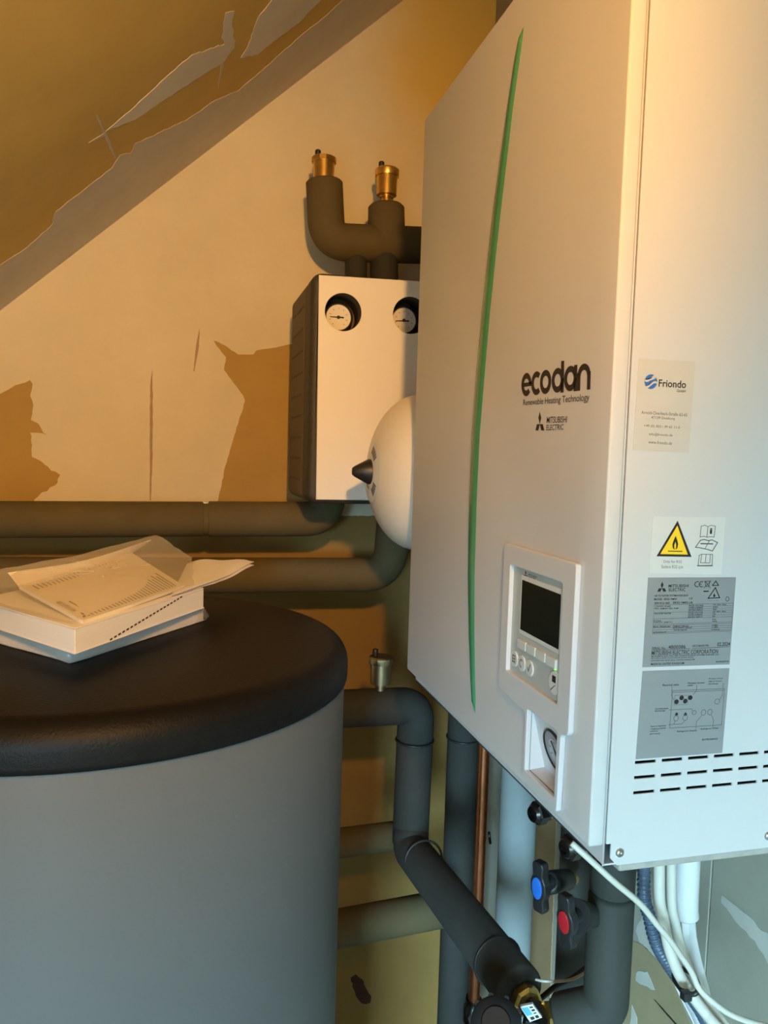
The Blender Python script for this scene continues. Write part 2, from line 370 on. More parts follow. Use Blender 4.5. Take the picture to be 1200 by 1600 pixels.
# near side panel with real louvre slots
sx0, pitch, sw = .0382, .02506, .0198
rows = [.0860, .0733, .0604]; sh = .0026
xs = sorted({FL+.0022, D}.union({round(sx0+i*pitch, 5) for i in range(12)}, {round(sx0+i*pitch+sw, 5) for i in range(12)}))
zs = sorted({.0, .0065, .019, .0191, H}.union({z-sh/2 for z in rows}, {z+sh/2 for z in rows}))
bm = bmesh.new(); grid = {}
for i, a in enumerate(xs):
    for j, b in enumerate(zs): grid[i, j] = bm.verts.new((X0+a, Y0, ZB+b))
for i in range(len(xs)-1):
    for j in range(len(zs)-1):
        zc = (zs[j]+zs[j+1])/2; xc = (xs[i]+xs[i+1])/2
        hole = any(abs(zc-z) < sh/2 for z in rows) and any(sx0+k*pitch < xc < sx0+k*pitch+sw for k in range(12))
        if not hole: bm.faces.new((grid[i, j], grid[i+1, j], grid[i+1, j+1], grid[i, j+1]))
for j, dx in ((0, .0105), (1, .0045), (2, .0045)): grid[0, j].co.x += dx
r = bmesh.ops.extrude_face_region(bm, geom=list(bm.faces))
for e in r['geom']:
    if isinstance(e, bmesh.types.BMVert): e.co.y += .0015
side = link('side_panel', bm_mesh(bm), M['white'], unit)
# little cut-out at the panel's lower front corner is left by stopping the front strip short
xf = X0+FL
link('casing', join(box(xf+.0022, X0+D, Y0+W-.0015, Y0+W, ZB, ZB+H), box(xf, X0+D, Y0+.0015, Y0+W-.0015, ZB+H-.0015, ZB+H),
     box(X0+D-.0015, X0+D, Y0+.0015, Y0+W-.0015, ZB, ZB+H-.0015), box(xf, X0+D-.0015, Y0+.0015, Y0+W-.0015, ZB, ZB+.0015)), M['white'], unit)
link('front_frame', plate([rrect(Y0+.001, Y0+W-.001, ZB, ZB+H-.002), rrect(Y0+.02, Y0+W-.02, ZB+.02, ZB+H-.02)], lambda a, b, c: Vector((xf+c, a, b)), .0016), M['white'], unit)
link('slot_shade_box', box(X0+.055, X0+D-.01, Y0+.012, Y0+W-.012, ZB+.01, ZB+H-.01), M['interior'], unit)  # dark box standing in for the shade behind the slots
link('drip_tray', box(X0+.030, X0+D-.004, Y0+.002, Y0+W-.02, ZB-.0075, ZB-.0002, .002), M['tray'], unit)
link('bottom_rail', box(X0+.016, X0+.048, Y0+.02, Y0+W-.02, ZB-.003, ZB-.0002, .0008), M['tray'], unit)
# screws
for sx in (.0284, .1734, .318):
    c = Vector((X0+sx, Y0, ZB+.0107))
    s = link('screw', lathe([(.0038, 0), (.0038, .0008), (.003, .0019), (.0016, .0023), (.0014, .0012), (0, .0012)], c, (0, -1, 0), 20), M['steel'], unit, 40)
# front cover: sheet with return flanges, openings for controller and gauge recess
fy0, fy1, fz0, fz1 = Y0, Y0+W, ZB+PB, ZB+H
cw = (Y0+.056, Y0+.166, ZB+.1185, ZB+.2255)    # controller window y0,y1,z0,z1
rw = (Y0+.0535, Y0+.1132, ZB+.0362, ZB+.0955)  # gauge recess
fX = lambda x: (lambda a, b, c: Vector((x-c, a, b)))
cover = link('front_cover', plate([rrect(fy0, fy1, fz0, fz1, .004), rrect(cw[0]-.003, cw[1]+.003, cw[2]-.003, cw[3]+.003), rrect(rw[0]-.004, rw[1]+.004, rw[2]-.004, rw[3]+.004)], fX(X0+FL), FL, .0022, 3), M['white'], unit, 12)
# green stripe
edge = [(41.6, 818.3, 818.5), (60, 813.2, 816.8), (99.4, 805.2, 811.4), (168.8, 794.5, 801.5), (238.3, 784.3, 793.6), (307.7, 774.6, 785.3), (395.6, 764.2, 775.3), (492.6, 753.7, 765.3), (585, 745.4, 757.4), (677.7, 738.2, 749.8), (768, 734.5, 745.6), (794.7, 733.5, 744.6), (898.8, 732.3, 741.6), (991.4, 734, 741.4), (1060.8, 737, 742.4), (1095, 739.2, 743.4), (1114, 742.6, 743.0)]
V = []; Fc = []
for i, (v, a, b) in enumerate(edge):
    pa, pb = q(a, v, X=X0), q(b, v, X=X0)
    for k in range(7):
        t = k/6; p = pa.lerp(pb, t); V.append((X0-.0001-.0030*(1-(2*t-1)**2)**.5 if 0 < i < len(edge)-1 else X0-.0001, p.y, p.z))
for i in range(len(edge)-1):
    for k in range(6): Fc.append((i*7+k, i*7+k+1, (i+1)*7+k+1, (i+1)*7+k))
link('green_stripe', mesh(V, Fc), M['green'], unit, True)
# raised bezel around the controller and the gauge recess
bz = [(Y0+.1835, ZB+.2455), (Y0+.0333, ZB+.2455), (Y0+.0333, ZB+.0990), (Y0+.0462, ZB+.0950), (Y0+.0475, ZB+.0250), (Y0+.1190, ZB+.0250), (Y0+.1190, ZB+.0905), (Y0+.1835, ZB+.0950)]
BT = .0052; XBZ = X0-BT
bezel = link('control_bezel', plate([round_poly(bz, .0045), rrect(cw[0], cw[1], cw[2], cw[3], .002), rrect(rw[0], rw[1], rw[2], rw[3], .002)], fX(X0), BT, .0011, 2), M['bezel'], unit, 12)
# gauge recess: funnel with gauge at its back
gd = .0155
a = [(X0, rw[0], rw[2]), (X0, rw[1], rw[2]), (X0, rw[1], rw[3]), (X0, rw[0], rw[3])]
b = [(X0+gd, rw[0], rw[2]+.0016), (X0+gd, rw[1], rw[2]+.0016), (X0+.0006, rw[1], rw[3]), (X0+.0006, rw[0], rw[3])]
rec = link('gauge_recess', mesh(a+b, [(0, 1, 5, 4), (1, 2, 6, 5), (2, 3, 7, 6), (3, 0, 4, 7), (4, 5, 6, 7)]), M['bezel'], unit)
gn = Vector((-.0575, 0, -.0155)).normalized(); gu = Vector((-.0155, 0, .0575)).normalized(); gy = Vector((0, 1, 0)); gr = .0212
gc = Vector((X0+.0078, Y0+.078, ZB+.0672))
gauge = link('pressure_gauge', lathe([(gr, -.001), (gr, .0012), (gr-.001, .002), (gr-.0022, .0014), (gr-.0022, .0004), (0, .0004)], gc, gn, 40), M['black'], unit, 40)
link('bezel_ring', lathe([(gr-.0022, .0003), (gr-.0022, .0007), (0, .0007)], gc, gn, 40), M['softgrey'], gauge, 40)
link('dial', lathe([(gr*.62, .0006), (gr*.62, .0016), (0, .0016)], gc-gy*.003, gn, 40), M['greydial'], gauge, 40)
def quad_bar(c, d, n, wid, th):               # thin bar from c along d
    c = Vector(c); d = Vector(d); n = Vector(n).normalized(); s = d.cross(n).normalized()*wid/2
    P = [c-s, c+s, c+d+s*.5, c+d-s*.5]; return mesh(P+[p+n*th for p in P], [(0, 1, 2, 3), (4, 5, 6, 7), (0, 1, 5, 4), (1, 2, 6, 5), (2, 3, 7, 6), (3, 0, 4, 7)])
link('needle', quad_bar(gc-gy*.006-gu*.008+gn*.0017, gy*.007+gu*.019, gn, .0036, .0005), M['black'], gauge)
for k in range(7):
    an = math.radians(-20+k*38); e = gy*math.cos(an)+gu*math.sin(an)
    link('scale_mark', quad_bar(gc-gy*.003+gn*.0017+e*.0115, e*-.0028, gn, .0012, .0002), M['softprint'], gauge)
# controller set back in the bezel window
XC = X0-.0008
ctl = link('controller', plate([rrect(cw[0]-.002, cw[1]+.002, cw[2]-.002, cw[3]+.002, .002)], fX(XC+.008), .008, .0008), M['grey_plastic'], unit, 12)
def flat(name, y0, y1, z0, z1, mt, parent, t=.0006, r=.0008, x=XC):
    return link(name, plate([rrect(Y0+y0, Y0+y1, ZB+z0, ZB+z1, r)], fX(x), t, min(.0003, t*.3)), mt, parent, 12)
flat('screen_frame', .0620, .1465, .1610, .2185, M['silver'], ctl, .0008)
flat('screen', .0640, .1440, .1650, .2140, M['screen'], ctl, .0010)
for k in range(4):
    y1 = .1460-k*.0205; flat('soft_key', y1-.0185, y1, .1470, .1555, M['silver'], ctl, .0026, .001)
def disc(name, y, z, r, mt, parent, t, x=XC):
    return link(name, plate([circle(Y0+y, ZB+z, r, 28)], fX(x), t, min(.0004, t*.3)), mt, parent, 12)
for k, (y, z) in enumerate(((.1540, .1330), (.1370, .1330), (.1195, .1330))):
    bt = disc('round_key', y, z, .0078, M['silver'], ctl, .0016)
    if k == 0:
        for j in range(3): flat('key_icon', y-.003, y+.003, z-.0035+j*.003, z-.0022+j*.003, M['softprint'], bt, .0003, .0003, XC-.0016)
        flat('key_icon', y-.0035, y-.0028, z-.004, z+.004, M['softprint'], bt, .0003, .0002, XC-.0016)
        flat('key_icon', y+.0028, y+.0035, z-.004, z+.004, M['softprint'], bt, .0003, .0002, XC-.0016)
    elif k == 1:
        arc = [(Y0+y+.0036*math.cos(t), ZB+z+.0042*math.sin(t)) for t in [math.radians(-100+i*24) for i in range(11)]]
        inn = [(Y0+y+.0026*math.cos(t), ZB+z+.0032*math.sin(t)) for t in [math.radians(-100+i*24) for i in range(11)]][::-1]
        link('key_icon', plate([arc+inn], fX(XC-.0016), .0003), M['softprint'], bt)
    else:
        link('key_icon', plate([[(Y0+y+.0032, ZB+z), (Y0+y+.0008, ZB+z-.0038), (Y0+y-.0034, ZB+z+.0042), (Y0+y-.0026, ZB+z+.0046), (Y0+y+.0008, ZB+z-.002), (Y0+y+.0026, ZB+z+.0008)]], fX(XC-.0016), .0003), M['softprint'], bt)
bt = disc('power_key', .0680, .1340, .0105, M['silver'], ctl, .0016)
flat('key_icon', .0650, .0715, .1345, .1405, M['print'], bt, .0003, .0006, XC-.0016)
link('key_icon', quad_bar((XC-.0016, Y0+.0735, ZB+.1265), (0, -.0085, .0065), (-1, 0, 0), .001, .0003), M['softprint'], bt)
disc('status_light', .0690, .1475, .0022, M['led'], ctl, .0012)

# --- flat print on planes: bilinear map over four measured corners
class Bil:
    def __init__(s, tl, tr, br, bl_, n, off): s.c = [Vector(p)+Vector(n)*off for p in (tl, tr, br, bl_)]; s.n = Vector(n)
    def at(s, x, y, o=0):
        a, b, c, d = s.c; return a*(1-x)*(1-y)+b*x*(1-y)+c*x*y+d*(1-x)*y+s.n*o
def text_me(txt, bold=0, spacing=1.0):
    cu = bpy.data.curves.new('t', 'FONT'); cu.body = txt; cu.size = 1; cu.resolution_u = 3; cu.offset = bold; cu.space_character = spacing
    o = bpy.data.objects.new('t', cu); COL.objects.link(o); dg = bpy.context.evaluated_depsgraph_get()
    me = bpy.data.meshes.new_from_object(o.evaluated_get(dg)); bpy.data.objects.remove(o); bpy.data.curves.remove(cu); return me
def lettering(txt, B, x0, y0, x1, y1, mt, parent, bold=0, spacing=1.0, name='lettering', off=.0002):
    me = text_me(txt, bold, spacing)
    xs_ = [v.co.x for v in me.vertices]; ys_ = [v.co.y for v in me.vertices]; a, b, c, d = min(xs_), max(xs_), min(ys_), max(ys_)
    for v in me.vertices:
        s = (v.co.x-a)/(b-a); t = (d-v.co.y)/(d-c); v.co = B.at(x0+(x1-x0)*s, y0+(y1-y0)*t, off)
    return link(name, me, mt, parent)
def shape(pts, B, mt, parent, name='mark', off=.0002):
    bm = bmesh.new(); f = bm.faces.new([bm.verts.new(B.at(x, y, off)) for x, y in pts])
    if len(pts) > 4: bmesh.ops.triangulate(bm, faces=[f], ngon_method='EAR_CLIP')
    me = bpy.data.meshes.new('m'); bm.to_mesh(me); bm.free(); return link(name, me, mt, parent)
def shapes(lst, B, mt, parent, name='mark', off=.0002):
    bm = bmesh.new()
    for pts in lst:
        f = bm.faces.new([bm.verts.new(B.at(x, y, off)) for x, y in pts])
        if len(pts) > 4: bmesh.ops.triangulate(bm, faces=[f], ngon_method='EAR_CLIP')
    me = bpy.data.meshes.new('m'); bm.to_mesh(me); bm.free(); return link(name, me, mt, parent)
def stroke(pts, wx, wy, closed=False):        # polyline as quads, wx/wy = width in local units
    out = []; P = list(pts)+([pts[0]] if closed else [])
    for (a, b), (c, d) in zip(P, P[1:]):
        dx, dy = (c-a)/wy*wx, (d-b); L = math.hypot((c-a)/wx, (d-b)/wy) or 1
        nx, ny = -(d-b)/wy/L, (c-a)/wx/L; ex, ey = (c-a)/wx/L*.5*wx, (d-b)/wy/L*.5*wy
        ox, oy = nx*wx/2, ny*wy/2
        out.append([(a-ex+ox, b-ey+oy), (c+ex+ox, d+ey+oy), (c+ex-ox, d+ey-oy), (a-ex-ox, b-ey-oy)])
    return out
def ringpts(cx, cy, rx, ry, wx, wy, a0=0, a1=360, n=40):
    out = []
    for k in range(n):
        t0, t1 = math.radians(a0+(a1-a0)*k/n), math.radians(a0+(a1-a0)*(k+1)/n)
        out.append([(cx+rx*math.cos(t0), cy-ry*math.sin(t0)), (cx+rx*math.cos(t1), cy-ry*math.sin(t1)), (cx+(rx-wx)*math.cos(t1), cy-(ry-wy)*math.sin(t1)), (cx+(rx-wx)*math.cos(t0), cy-(ry-wy)*math.sin(t0))])
    return out
def diamonds(B, x0, y0, x1, y1, mt, parent):
    cx, cy = .5, .58; L = []
    for an in (90, 210, 330):
        t = math.radians(an); d = (math.cos(t), math.sin(t)); n = (-d[1], d[0])
        pts = [(0, 0), (.5*d[0]+.29*n[0], .5*d[1]+.29*n[1]), (d[0], d[1]), (.5*d[0]-.29*n[0], .5*d[1]-.29*n[1])]
        L.append([(x0+(x1-x0)*(.5+px*.5), y0+(y1-y0)*(.667-py*.667)) for px, py in pts])
    return shapes(L, B, mt, parent, 'emblem')
def front_bil(tl, tr, br, bl_, off=.0001): return Bil(*[q(u, v, X=X0) for u, v in (tl, tr, br, bl_)], (-1, 0, 0), off)
B = front_bil((815.3, 584), (923.5, 566.5), (922.5, 607.5), (815, 620))
L = []; uw = 1/5.86
def O(x, a0=0, a1=360): return ringpts(uw*(x+.5), .5, uw*.50, .5, uw*.245, .245, a0, a1)
L += O(0, 0, 318)+stroke([(uw*.1, .50), (uw*.90, .50)], uw*.17, .17)
L += O(.98, 48, 312)
L += O(1.80)
L += O(2.84)+stroke([(uw*3.735, -.13), (uw*3.735, .90)], uw*.245, .245)
L += O(3.87)+stroke([(uw*4.765, .12), (uw*4.765, .90)], uw*.245, .245)
L += ringpts(uw*5.385, .46, uw*.475, .46, uw*.245, .245, 0, 180, 24)+stroke([(uw*5.015, .45), (uw*5.015, .90)], uw*.245, .245)+stroke([(uw*5.755, .45), (uw*5.755, .90)], uw*.245, .245)
shapes(L, B, M['print'], cover, 'lettering')
B = front_bil((818, 624.5), (922, 614.5), (921, 629.5), (818, 636.5))
lettering('Renewable Heating Technology', B, 0, 0, 1, 1, M['print'], cover, .0, .95)
B = front_bil((836, 643), (852, 643), (852, 672.6), (836, 672.6)); diamonds(B, 0, 0, 1, 1, M['print'], cover)
B = front_bil((855, 651.3), (886.8, 650), (886.3, 660.2), (854.6, 661.2)); lettering('MITSUBISHI', B, 0, 0, 1, 1, M['print'], cover, .004, 1.0)
B = front_bil((854.6, 663.8), (881, 662.6), (880.7, 671.4), (854, 672.4)); lettering('ELECTRIC', B, 0, 0, 1, 1, M['print'], cover, .004, 1.0)
Bc = Bil(*[q(u, v, X=XC) for u, v in ((818, 890), (842, 899), (842, 908), (818, 901))], (-1, 0, 0), .0001)
diamonds(Bc, 0, 0, .32, 1, M['print'], ctl); lettering('MITSUBISHI', Bc, .36, .28, .92, .58, M['softprint'], ctl, .01); lettering('ELECTRIC', Bc, .36, .66, .82, .96, M['softprint'], ctl, .01)

# --- stickers on the near side
def side_bil(tl, tr, br, bl_, off): return Bil(*[q(u, v, Y=Y0) for u, v in (tl, tr, br, bl_)], (0, -1, 0), off)
def sticker(name, tl, tr, br, bl_, mt, label):
    B = side_bil(tl, tr, br, bl_, .0004); c = B.c; n = B.n
    V = c+[p-n*.0004 for p in c]
    bm = bmesh.new(); me = mesh(V, [(0, 1, 2, 3), (4, 5, 6, 7), (0, 1, 5, 4), (1, 2, 6, 5), (2, 3, 7, 6), (3, 0, 4, 7)]); bm.from_mesh(me); bpy.data.meshes.remove(me)
    o = link(name, bm_mesh(bm), mt, unit); o['label'] = label; return o, B
st, B = sticker('company_sticker', (998, 560), (1086, 565), (1076, 708), (988.5, 703), M['beige_sticker'], 'beige installer sticker with a round blue emblem')
# emblem: blue disc crossed by two pale waves
cx, cy, rx, ry = .232, .245, .112, .080
shapes([[(cx+rx*math.cos(math.radians(t)), cy-ry*math.sin(math.radians(t))) for t in range(0, 360, 15)]], B, M['blueprint'], st, 'emblem')
def wave(y, h): return [(cx-rx*.95+rx*1.9*k/8, cy+y-ry*.55*(k/8-.5)*2*.55+ry*.20*math.sin(k/8*2*math.pi)) for k in range(9)]+[(cx-rx*.95+rx*1.9*k/8, cy+y+h-ry*.55*(k/8-.5)*2*.55+ry*.20*math.sin(k/8*2*math.pi)) for k in range(8, -1, -1)]
shapes([wave(-.045, .022), wave(.022, .022)], B, M['beige_sticker'], st, 'emblem', .0003)
lettering('Friondo', B, .37, .215, .86, .295, M['print'], st, .015); lettering('GmbH', B, .70, .312, .86, .342, M['print'], st, .01)
for t, y, a, b in (('Arnold-Overbeck-Straße 63-65', .565, .10, .92), ('47139 Duisburg', .618, .28, .70), ('+49 (0) 203 / 39 65 11-0', .712, .16, .80), ('info@friondo.de', .80, .26, .68), ('www.friondo.de', .885, .26, .68)):
    lettering(t, B, a, y, b, y+.036, M['softprint'], st, .0, 1)
st, B = sticker('warning_sticker', (1020, 806.5), (1133, 808.5), (1127, 897.5), (1014, 895.5), M['sticker'], 'white sticker with a yellow flame triangle')
shapes([[(.335, .07), (.56, .70), (.08, .70)]], B, M['print'], st, 'triangle_border', .0002)
shapes([[(.335, .155), (.505, .66), (.128, .66)]], B, M['yellow'], st, 'warning_triangle', .0003)
fl = [(.32, .335), (.345, .41), (.362, .48), (.355, .545), (.335, .575), (.335, .53), (.325, .49), (.312, .53), (.312, .575), (.29, .545), (.283, .48), (.298, .41)]
shapes([fl], B, M['print'], st, 'flame', .0004)
shapes([[(.322, .44), (.334, .49), (.335, .55), (.322, .572), (.310, .55), (.309, .49)]], B, M['yellow'], st, 'flame', .0005)
shapes(stroke([(.235, .605), (.42, .605)], .012, .015), B, M['print'], st, 'mark', .0004)
lettering('Only for R32', B, .175, .765, .43, .825, M['softprint'], st); lettering('Sadece R32 için', B, .155, .85, .45, .92, M['softprint'], st)
wx, wy = .009, .011
bk = stroke([(.665, .16), (.715, .14), (.76, .165), (.805, .14), (.865, .155), (.855, .345), (.80, .34), (.755, .35), (.71, .335), (.66, .35)], wx, wy, True)+stroke([(.76, .165), (.755, .35)], wx, wy)
bk += stroke([(.605, .53), (.67, .405), (.72, .39), (.78, .41), (.83, .395), (.91, .44), (.845, .59), (.78, .565), (.72, .55), (.66, .535)], wx*1.4, wy*1.4, True)+stroke([(.79, .42), (.74, .55)], wx, wy)+stroke([(.68, .465), (.84, .465)], wx*2, wy*2)
bk += stroke([(.66, .85), (.665, .67), (.70, .65), (.85, .65), (.855, .84)], wx, wy, True)+stroke([(.69, .80), (.70, .65), (.82, .65), (.82, .80)], wx, wy, True)+stroke([(.76, .65), (.755, .80)], wx, wy)+stroke([(.65, .855), (.86, .85)], wx, wy*1.5)
shapes(bk, B, M['softprint'], st, 'book_pictogram'); lettering('i', B, .79, .19, .825, .29, M['print'], st, .03)
st, B = sticker('rating_plate', (1012.5, 902.5), (1149.5, 902), (1139.5, 1038), (1003.5, 1042.5), M['grey_sticker'], 'grey rating plate with three-diamond emblem')
diamonds(B, .10, .045, .215, .155, M['print'], st)
lettering('MITSUBISHI', B, .23, .075, .455, .11, M['print'], st, .008); lettering('ELECTRIC', B, .235, .118, .425, .153, M['print'], st, .008)
shapes(ringpts(.555, .075, .034, .034, .009, .009, 60, 300, 14)+ringpts(.605, .075, .034, .034, .009, .009, 60, 300, 14)+stroke([(.575, .075), (.60, .075)], .008, .008), B, M['print'], st, 'mark')
bn = stroke([(.64, .045), (.70, .04), (.685, .10), (.655, .10)], .006, .006, True)+stroke([(.635, .115), (.705, .04)], .006, .006)+stroke([(.705, .115), (.64, .04)], .006, .006)
shapes(bn+[[(.63, .15), (.69, .148), (.69, .162), (.63, .164)]], B, M['print'], st, 'mark')
shapes(stroke([(.765, .04), (.80, .09), (.73, .09)], .010, .010, True)+stroke([(.765, .115), (.823, .23), (.69, .235)], .011, .011, True), B, M['print'], st, 'mark')
lettering('Only for R32', B, .69, .255, .81, .272, M['softprint'], st)
shapes([[(.757, .18), (.775, .21), (.757, .225), (.745, .21)]], B, M['print'], st, 'flame')
shapes(ringpts(.915, .245, .022, .028, .005, .005, 0, 360, 20), B, M['print'], st, 'mark')
T = lambda t, x0, y0, x1, y1, bold=.012, mt='print': lettering(t, B, x0, y0, x1, y1, M[mt], st, bold)
T('AIR TO WATER SYSTEM/HYDROBOX', .08, .19, .46, .212); T('MODEL  ERSD-YM9D', .08, .228, .335, .252); T('CE', .47, .225, .51, .245)
T('SERVICE REF.', .085, .272, .26, .296); T('ERSD-YM9D.UK', .295, .268, .52, .294, .012)
rowsY = [.305, .352, .392, .43, .47, .52, .545, .575, .60]
ln = []
for y in (.305, .46, .52, .535, .56, .585, .61): ln += stroke([(.085, y), (.99, y-.012)], .003, .004)
for y in (.33, .355, .38, .405, .43): ln += stroke([(.48, y), (.99, y-.008)], .003, .003)
ln += stroke([(.085, .39), (.48, .384)], .003, .003)+stroke([(.085, .305), (.085, .625)], .003, .003)+stroke([(.99, .293), (.985, .60)], .003, .003)+stroke([(.085, .628), (.985, .612)], .003, .004)
shapes(ln, B, M['softprint'], st, 'table_lines')
T('CONTROL BOARD', .095, .312, .27, .328, .012, 'print'); T('INCL. PRIMARY CIRC. PUMP', .095, .336, .36, .352, .012, 'print'); T('BOOSTER HEATER', .095, .392, .28, .408, .012, 'print')
for i, (a, b) in enumerate((('RATED VOLTAGE', '1Ø, 230V, 50Hz'), ('RATED CURRENT', '0.95A'), ('RATED INPUT', '150W'), ('RATED VOLTAGE', '3Ø, 400V, 50Hz'), ('RATED CURRENT', '13A'), ('RATED INPUT', '9kW'))):
    y = .306+i*.026; T(a, .475, y, .64, y+.017, .012, 'print'); T(b, .755, y-.004, .755+.011*len(b), y+.013, .012, 'print')
for t, x0, y, x1 in (('IP CODE', .09, .473, .17), ('WEIGHT (EMPTY)', .09, .492, .30), ('MAX. PRESSURE', .09, .54, .28), ('PRIMARY CIRCUIT', .31, .537, .49), ('REFRIGERANT CIRCUIT', .31, .556, .53), ('WATER CIRCUIT', .32, .582, .47), ('REFRIGERANT', .09, .603, .24), ('IPX0', .755, .468, .80), ('40kg', .755, .49, .81), ('0.3MPa', .755, .535, .83), ('4.15MPa', .755, .556, .83), ('R32/R410A', .755, .585, .85)):
    T(t, x0, y, x1, y+.016, .012, 'print')
T('SERIAL No.', .09, .775, .245, .805, .012, 'print'); T('4B00386', .275, .76, .47, .80, .012); T('DATE OF MANUFACTURE', .55, .762, .735, .785, .012, 'print'); T('02.2024', .835, .74, .985, .785, .012)
shapes(stroke([(.09, .812), (.52, .804)], .003, .004)+stroke([(.55, .803), (.985, .795)], .003, .004), B, M['print'], st, 'table_lines')
T('MITSUBISHI ELECTRIC CORPORATION', .09, .818, .85, .866, .008)
T('MITSUBISHI ELECTRIC AIR CONDITIONING SYSTEMS EUROPE LTD', .09, .872, .86, .888); T('NETTLEHILL ROAD, HOUSTOUN INDUSTRIAL ESTATE', .09, .896, .57, .911); T('LIVINGSTON, EH54 5EQ, UNITED KINGDOM', .09, .921, .585, .938); T('MADE IN UNITED KINGDOM', .09, .955, .465, .98); T('BH79D607H01', .835, .955, 1-.01, .972)
st, B = sticker('pipe_diagram_sticker', (1003.8, 1048.5), (1139.3, 1044), (1128, 1176), (993, 1186), M['grey_sticker'], 'grey sticker with a pipe connection diagram')
wx, wy = .006, .006
dg_ = stroke([(.355, .235), (.96, .235), (.96, .665), (.355, .665)], wx, wy, True)+stroke([(.36, .255), (.96, .255)], wx, wy)+stroke([(.385, .29), (.54, .295), (.54, .40), (.385, .40)], wx*.7, wy*.7, True)
dg_ += ringpts(.885, .385, .032, .033, .007, .007)+ringpts(.625, .50, .026, .027, .007, .007)+ringpts(.735, .505, .030, .036, .007, .007)+ringpts(.81, .505, .030, .036, .007, .007)+ringpts(.42, .555, .030, .036, .007, .007)+ringpts(.525, .555, .030, .036, .007, .007)
dg_ += stroke([(.345, .185), (.345, .29), (.375, .34)], wx, wy)+stroke([(.63, .18), (.63, .25), (.595, .29)], wx, wy)+stroke([(.94, .175), (.94, .31), (.915, .36)], wx, wy)+stroke([(.335, .455), (.59, .455), (.61, .48)], wx, wy)
dg_ += stroke([(.34, .625), (.495, .625), (.52, .59)], wx, wy)+stroke([(.41, .59), (.40, .622)], wx, wy)+stroke([(.715, .54), (.66, .61), (.66, .69)], wx, wy)+stroke([(.83, .54), (.86, .60), (.86, .69)], wx, wy)
shapes(dg_, B, M['softprint'], st, 'pipe_diagram')
shapes([[(a+.026*math.cos(t*.4), b+.028*math.sin(t*.4)) for t in range(16)] for a, b in ((.41, .365), (.465, .322), (.51, .362), (.565, .325))], B, M['print'], st, 'pipe_diagram')
shapes([[(.41, .49), (.43, .49), (.43, .51), (.442, .51), (.42, .533), (.40, .51), (.41, .51)], [(.525, .49), (.545, .515), (.535, .515), (.535, .533), (.515, .533), (.515, .515), (.505, .515)]], B, M['print'], st, 'arrow')
T('Electrical cable', .235, .155, .42, .178); T('Wireless receiver', .52, .145, .72, .166); T('cable', .52, .172, .585, .19); T('Primary circuit', .765, .105, .93, .125); T('high pressure', .765, .135, .92, .155); T('discharge', .765, .165, .88, .185)
T('Condensate', .17, .425, .32, .443); T('discharge', .17, .45, .29, .472); T('Space heating', .135, .625, .31, .645); T('/ Indirect DHW', .135, .655, .315, .672); T('cylinder', .135, .682, .23, .70); T('(primary)', .135, .71, .25, .732)
T('Refrigerant (Liquid)', .445, .70, .67, .725); T('Refrigerant (Gas)', .72, .69, .925, .712); T('BH79D584H02', .745, .815, .93, .838)

# ---------------------------------------------------------------- storage tank
TX, TY, TR, ZL = -.102, .970, .3036, EYE-.226
tank = thing('storage_tank', (TX, TY, 0), 'round grey storage tank with a black padded lid', 'tank')
link('jacket', lathe([(TR-.02, .02), (TR-.004, .024), (TR-.0025, .04), (TR-.0025, ZL-.06), (TR-.006, ZL-.04), (0, ZL-.04)], (TX, TY, 0), (0, 0, 1), 96), M['jacket'], tank, 50)
link('base_ring', lathe([(TR-.03, 0), (TR-.03, .03), (0, .03)], (TX, TY, 0), (0, 0, 1), 64), M['black'], tank, 40)
prof = [(TR-.003, ZL-.047), (TR+.001, ZL-.045), (TR+.0015, ZL-.040)]
for k in range(9):
    t = math.radians(90*k/8); prof.append((TR+.0015-.026*(1-math.cos(t)), ZL-.028+.026*math.sin(t)))
prof += [(.2, ZL), (0, ZL)]
link('lid', lathe(prof, (TX, TY, 0), (0, 0, 1), 96), M['lid'], tank, 60)

# ---------------------------------------------------------------- papers on the lid
def slab(c0, c1, c2, z0, z1, bev=.0008):       # corner, right corner, left corner (2D) -> parallelogram block
    c0, c1, c2 = Vector(c0), Vector(c1), Vector(c2); c3 = c1+c2-c0
    V = [(p.x, p.y, z) for z in (z0, z1) for p in (c0, c1, c3, c2)]
    bm = bmesh.new(); me = mesh(V, [(0, 1, 2, 3), (4, 5, 6, 7), (0, 1, 5, 4), (1, 2, 6, 5), (2, 3, 7, 6), (3, 0, 4, 7)]); bm.from_mesh(me); bpy.data.meshes.remove(me)
    bmesh.ops.bevel(bm, geom=list(bm.edges), offset=bev, segments=2, affect='EDGES'); return bm_mesh(bm)
def v2(p): return Vector((p.x, p.y))
def along(a, b, L): return a+(b-a).normalized()*L
zb0 = ZL+.0006
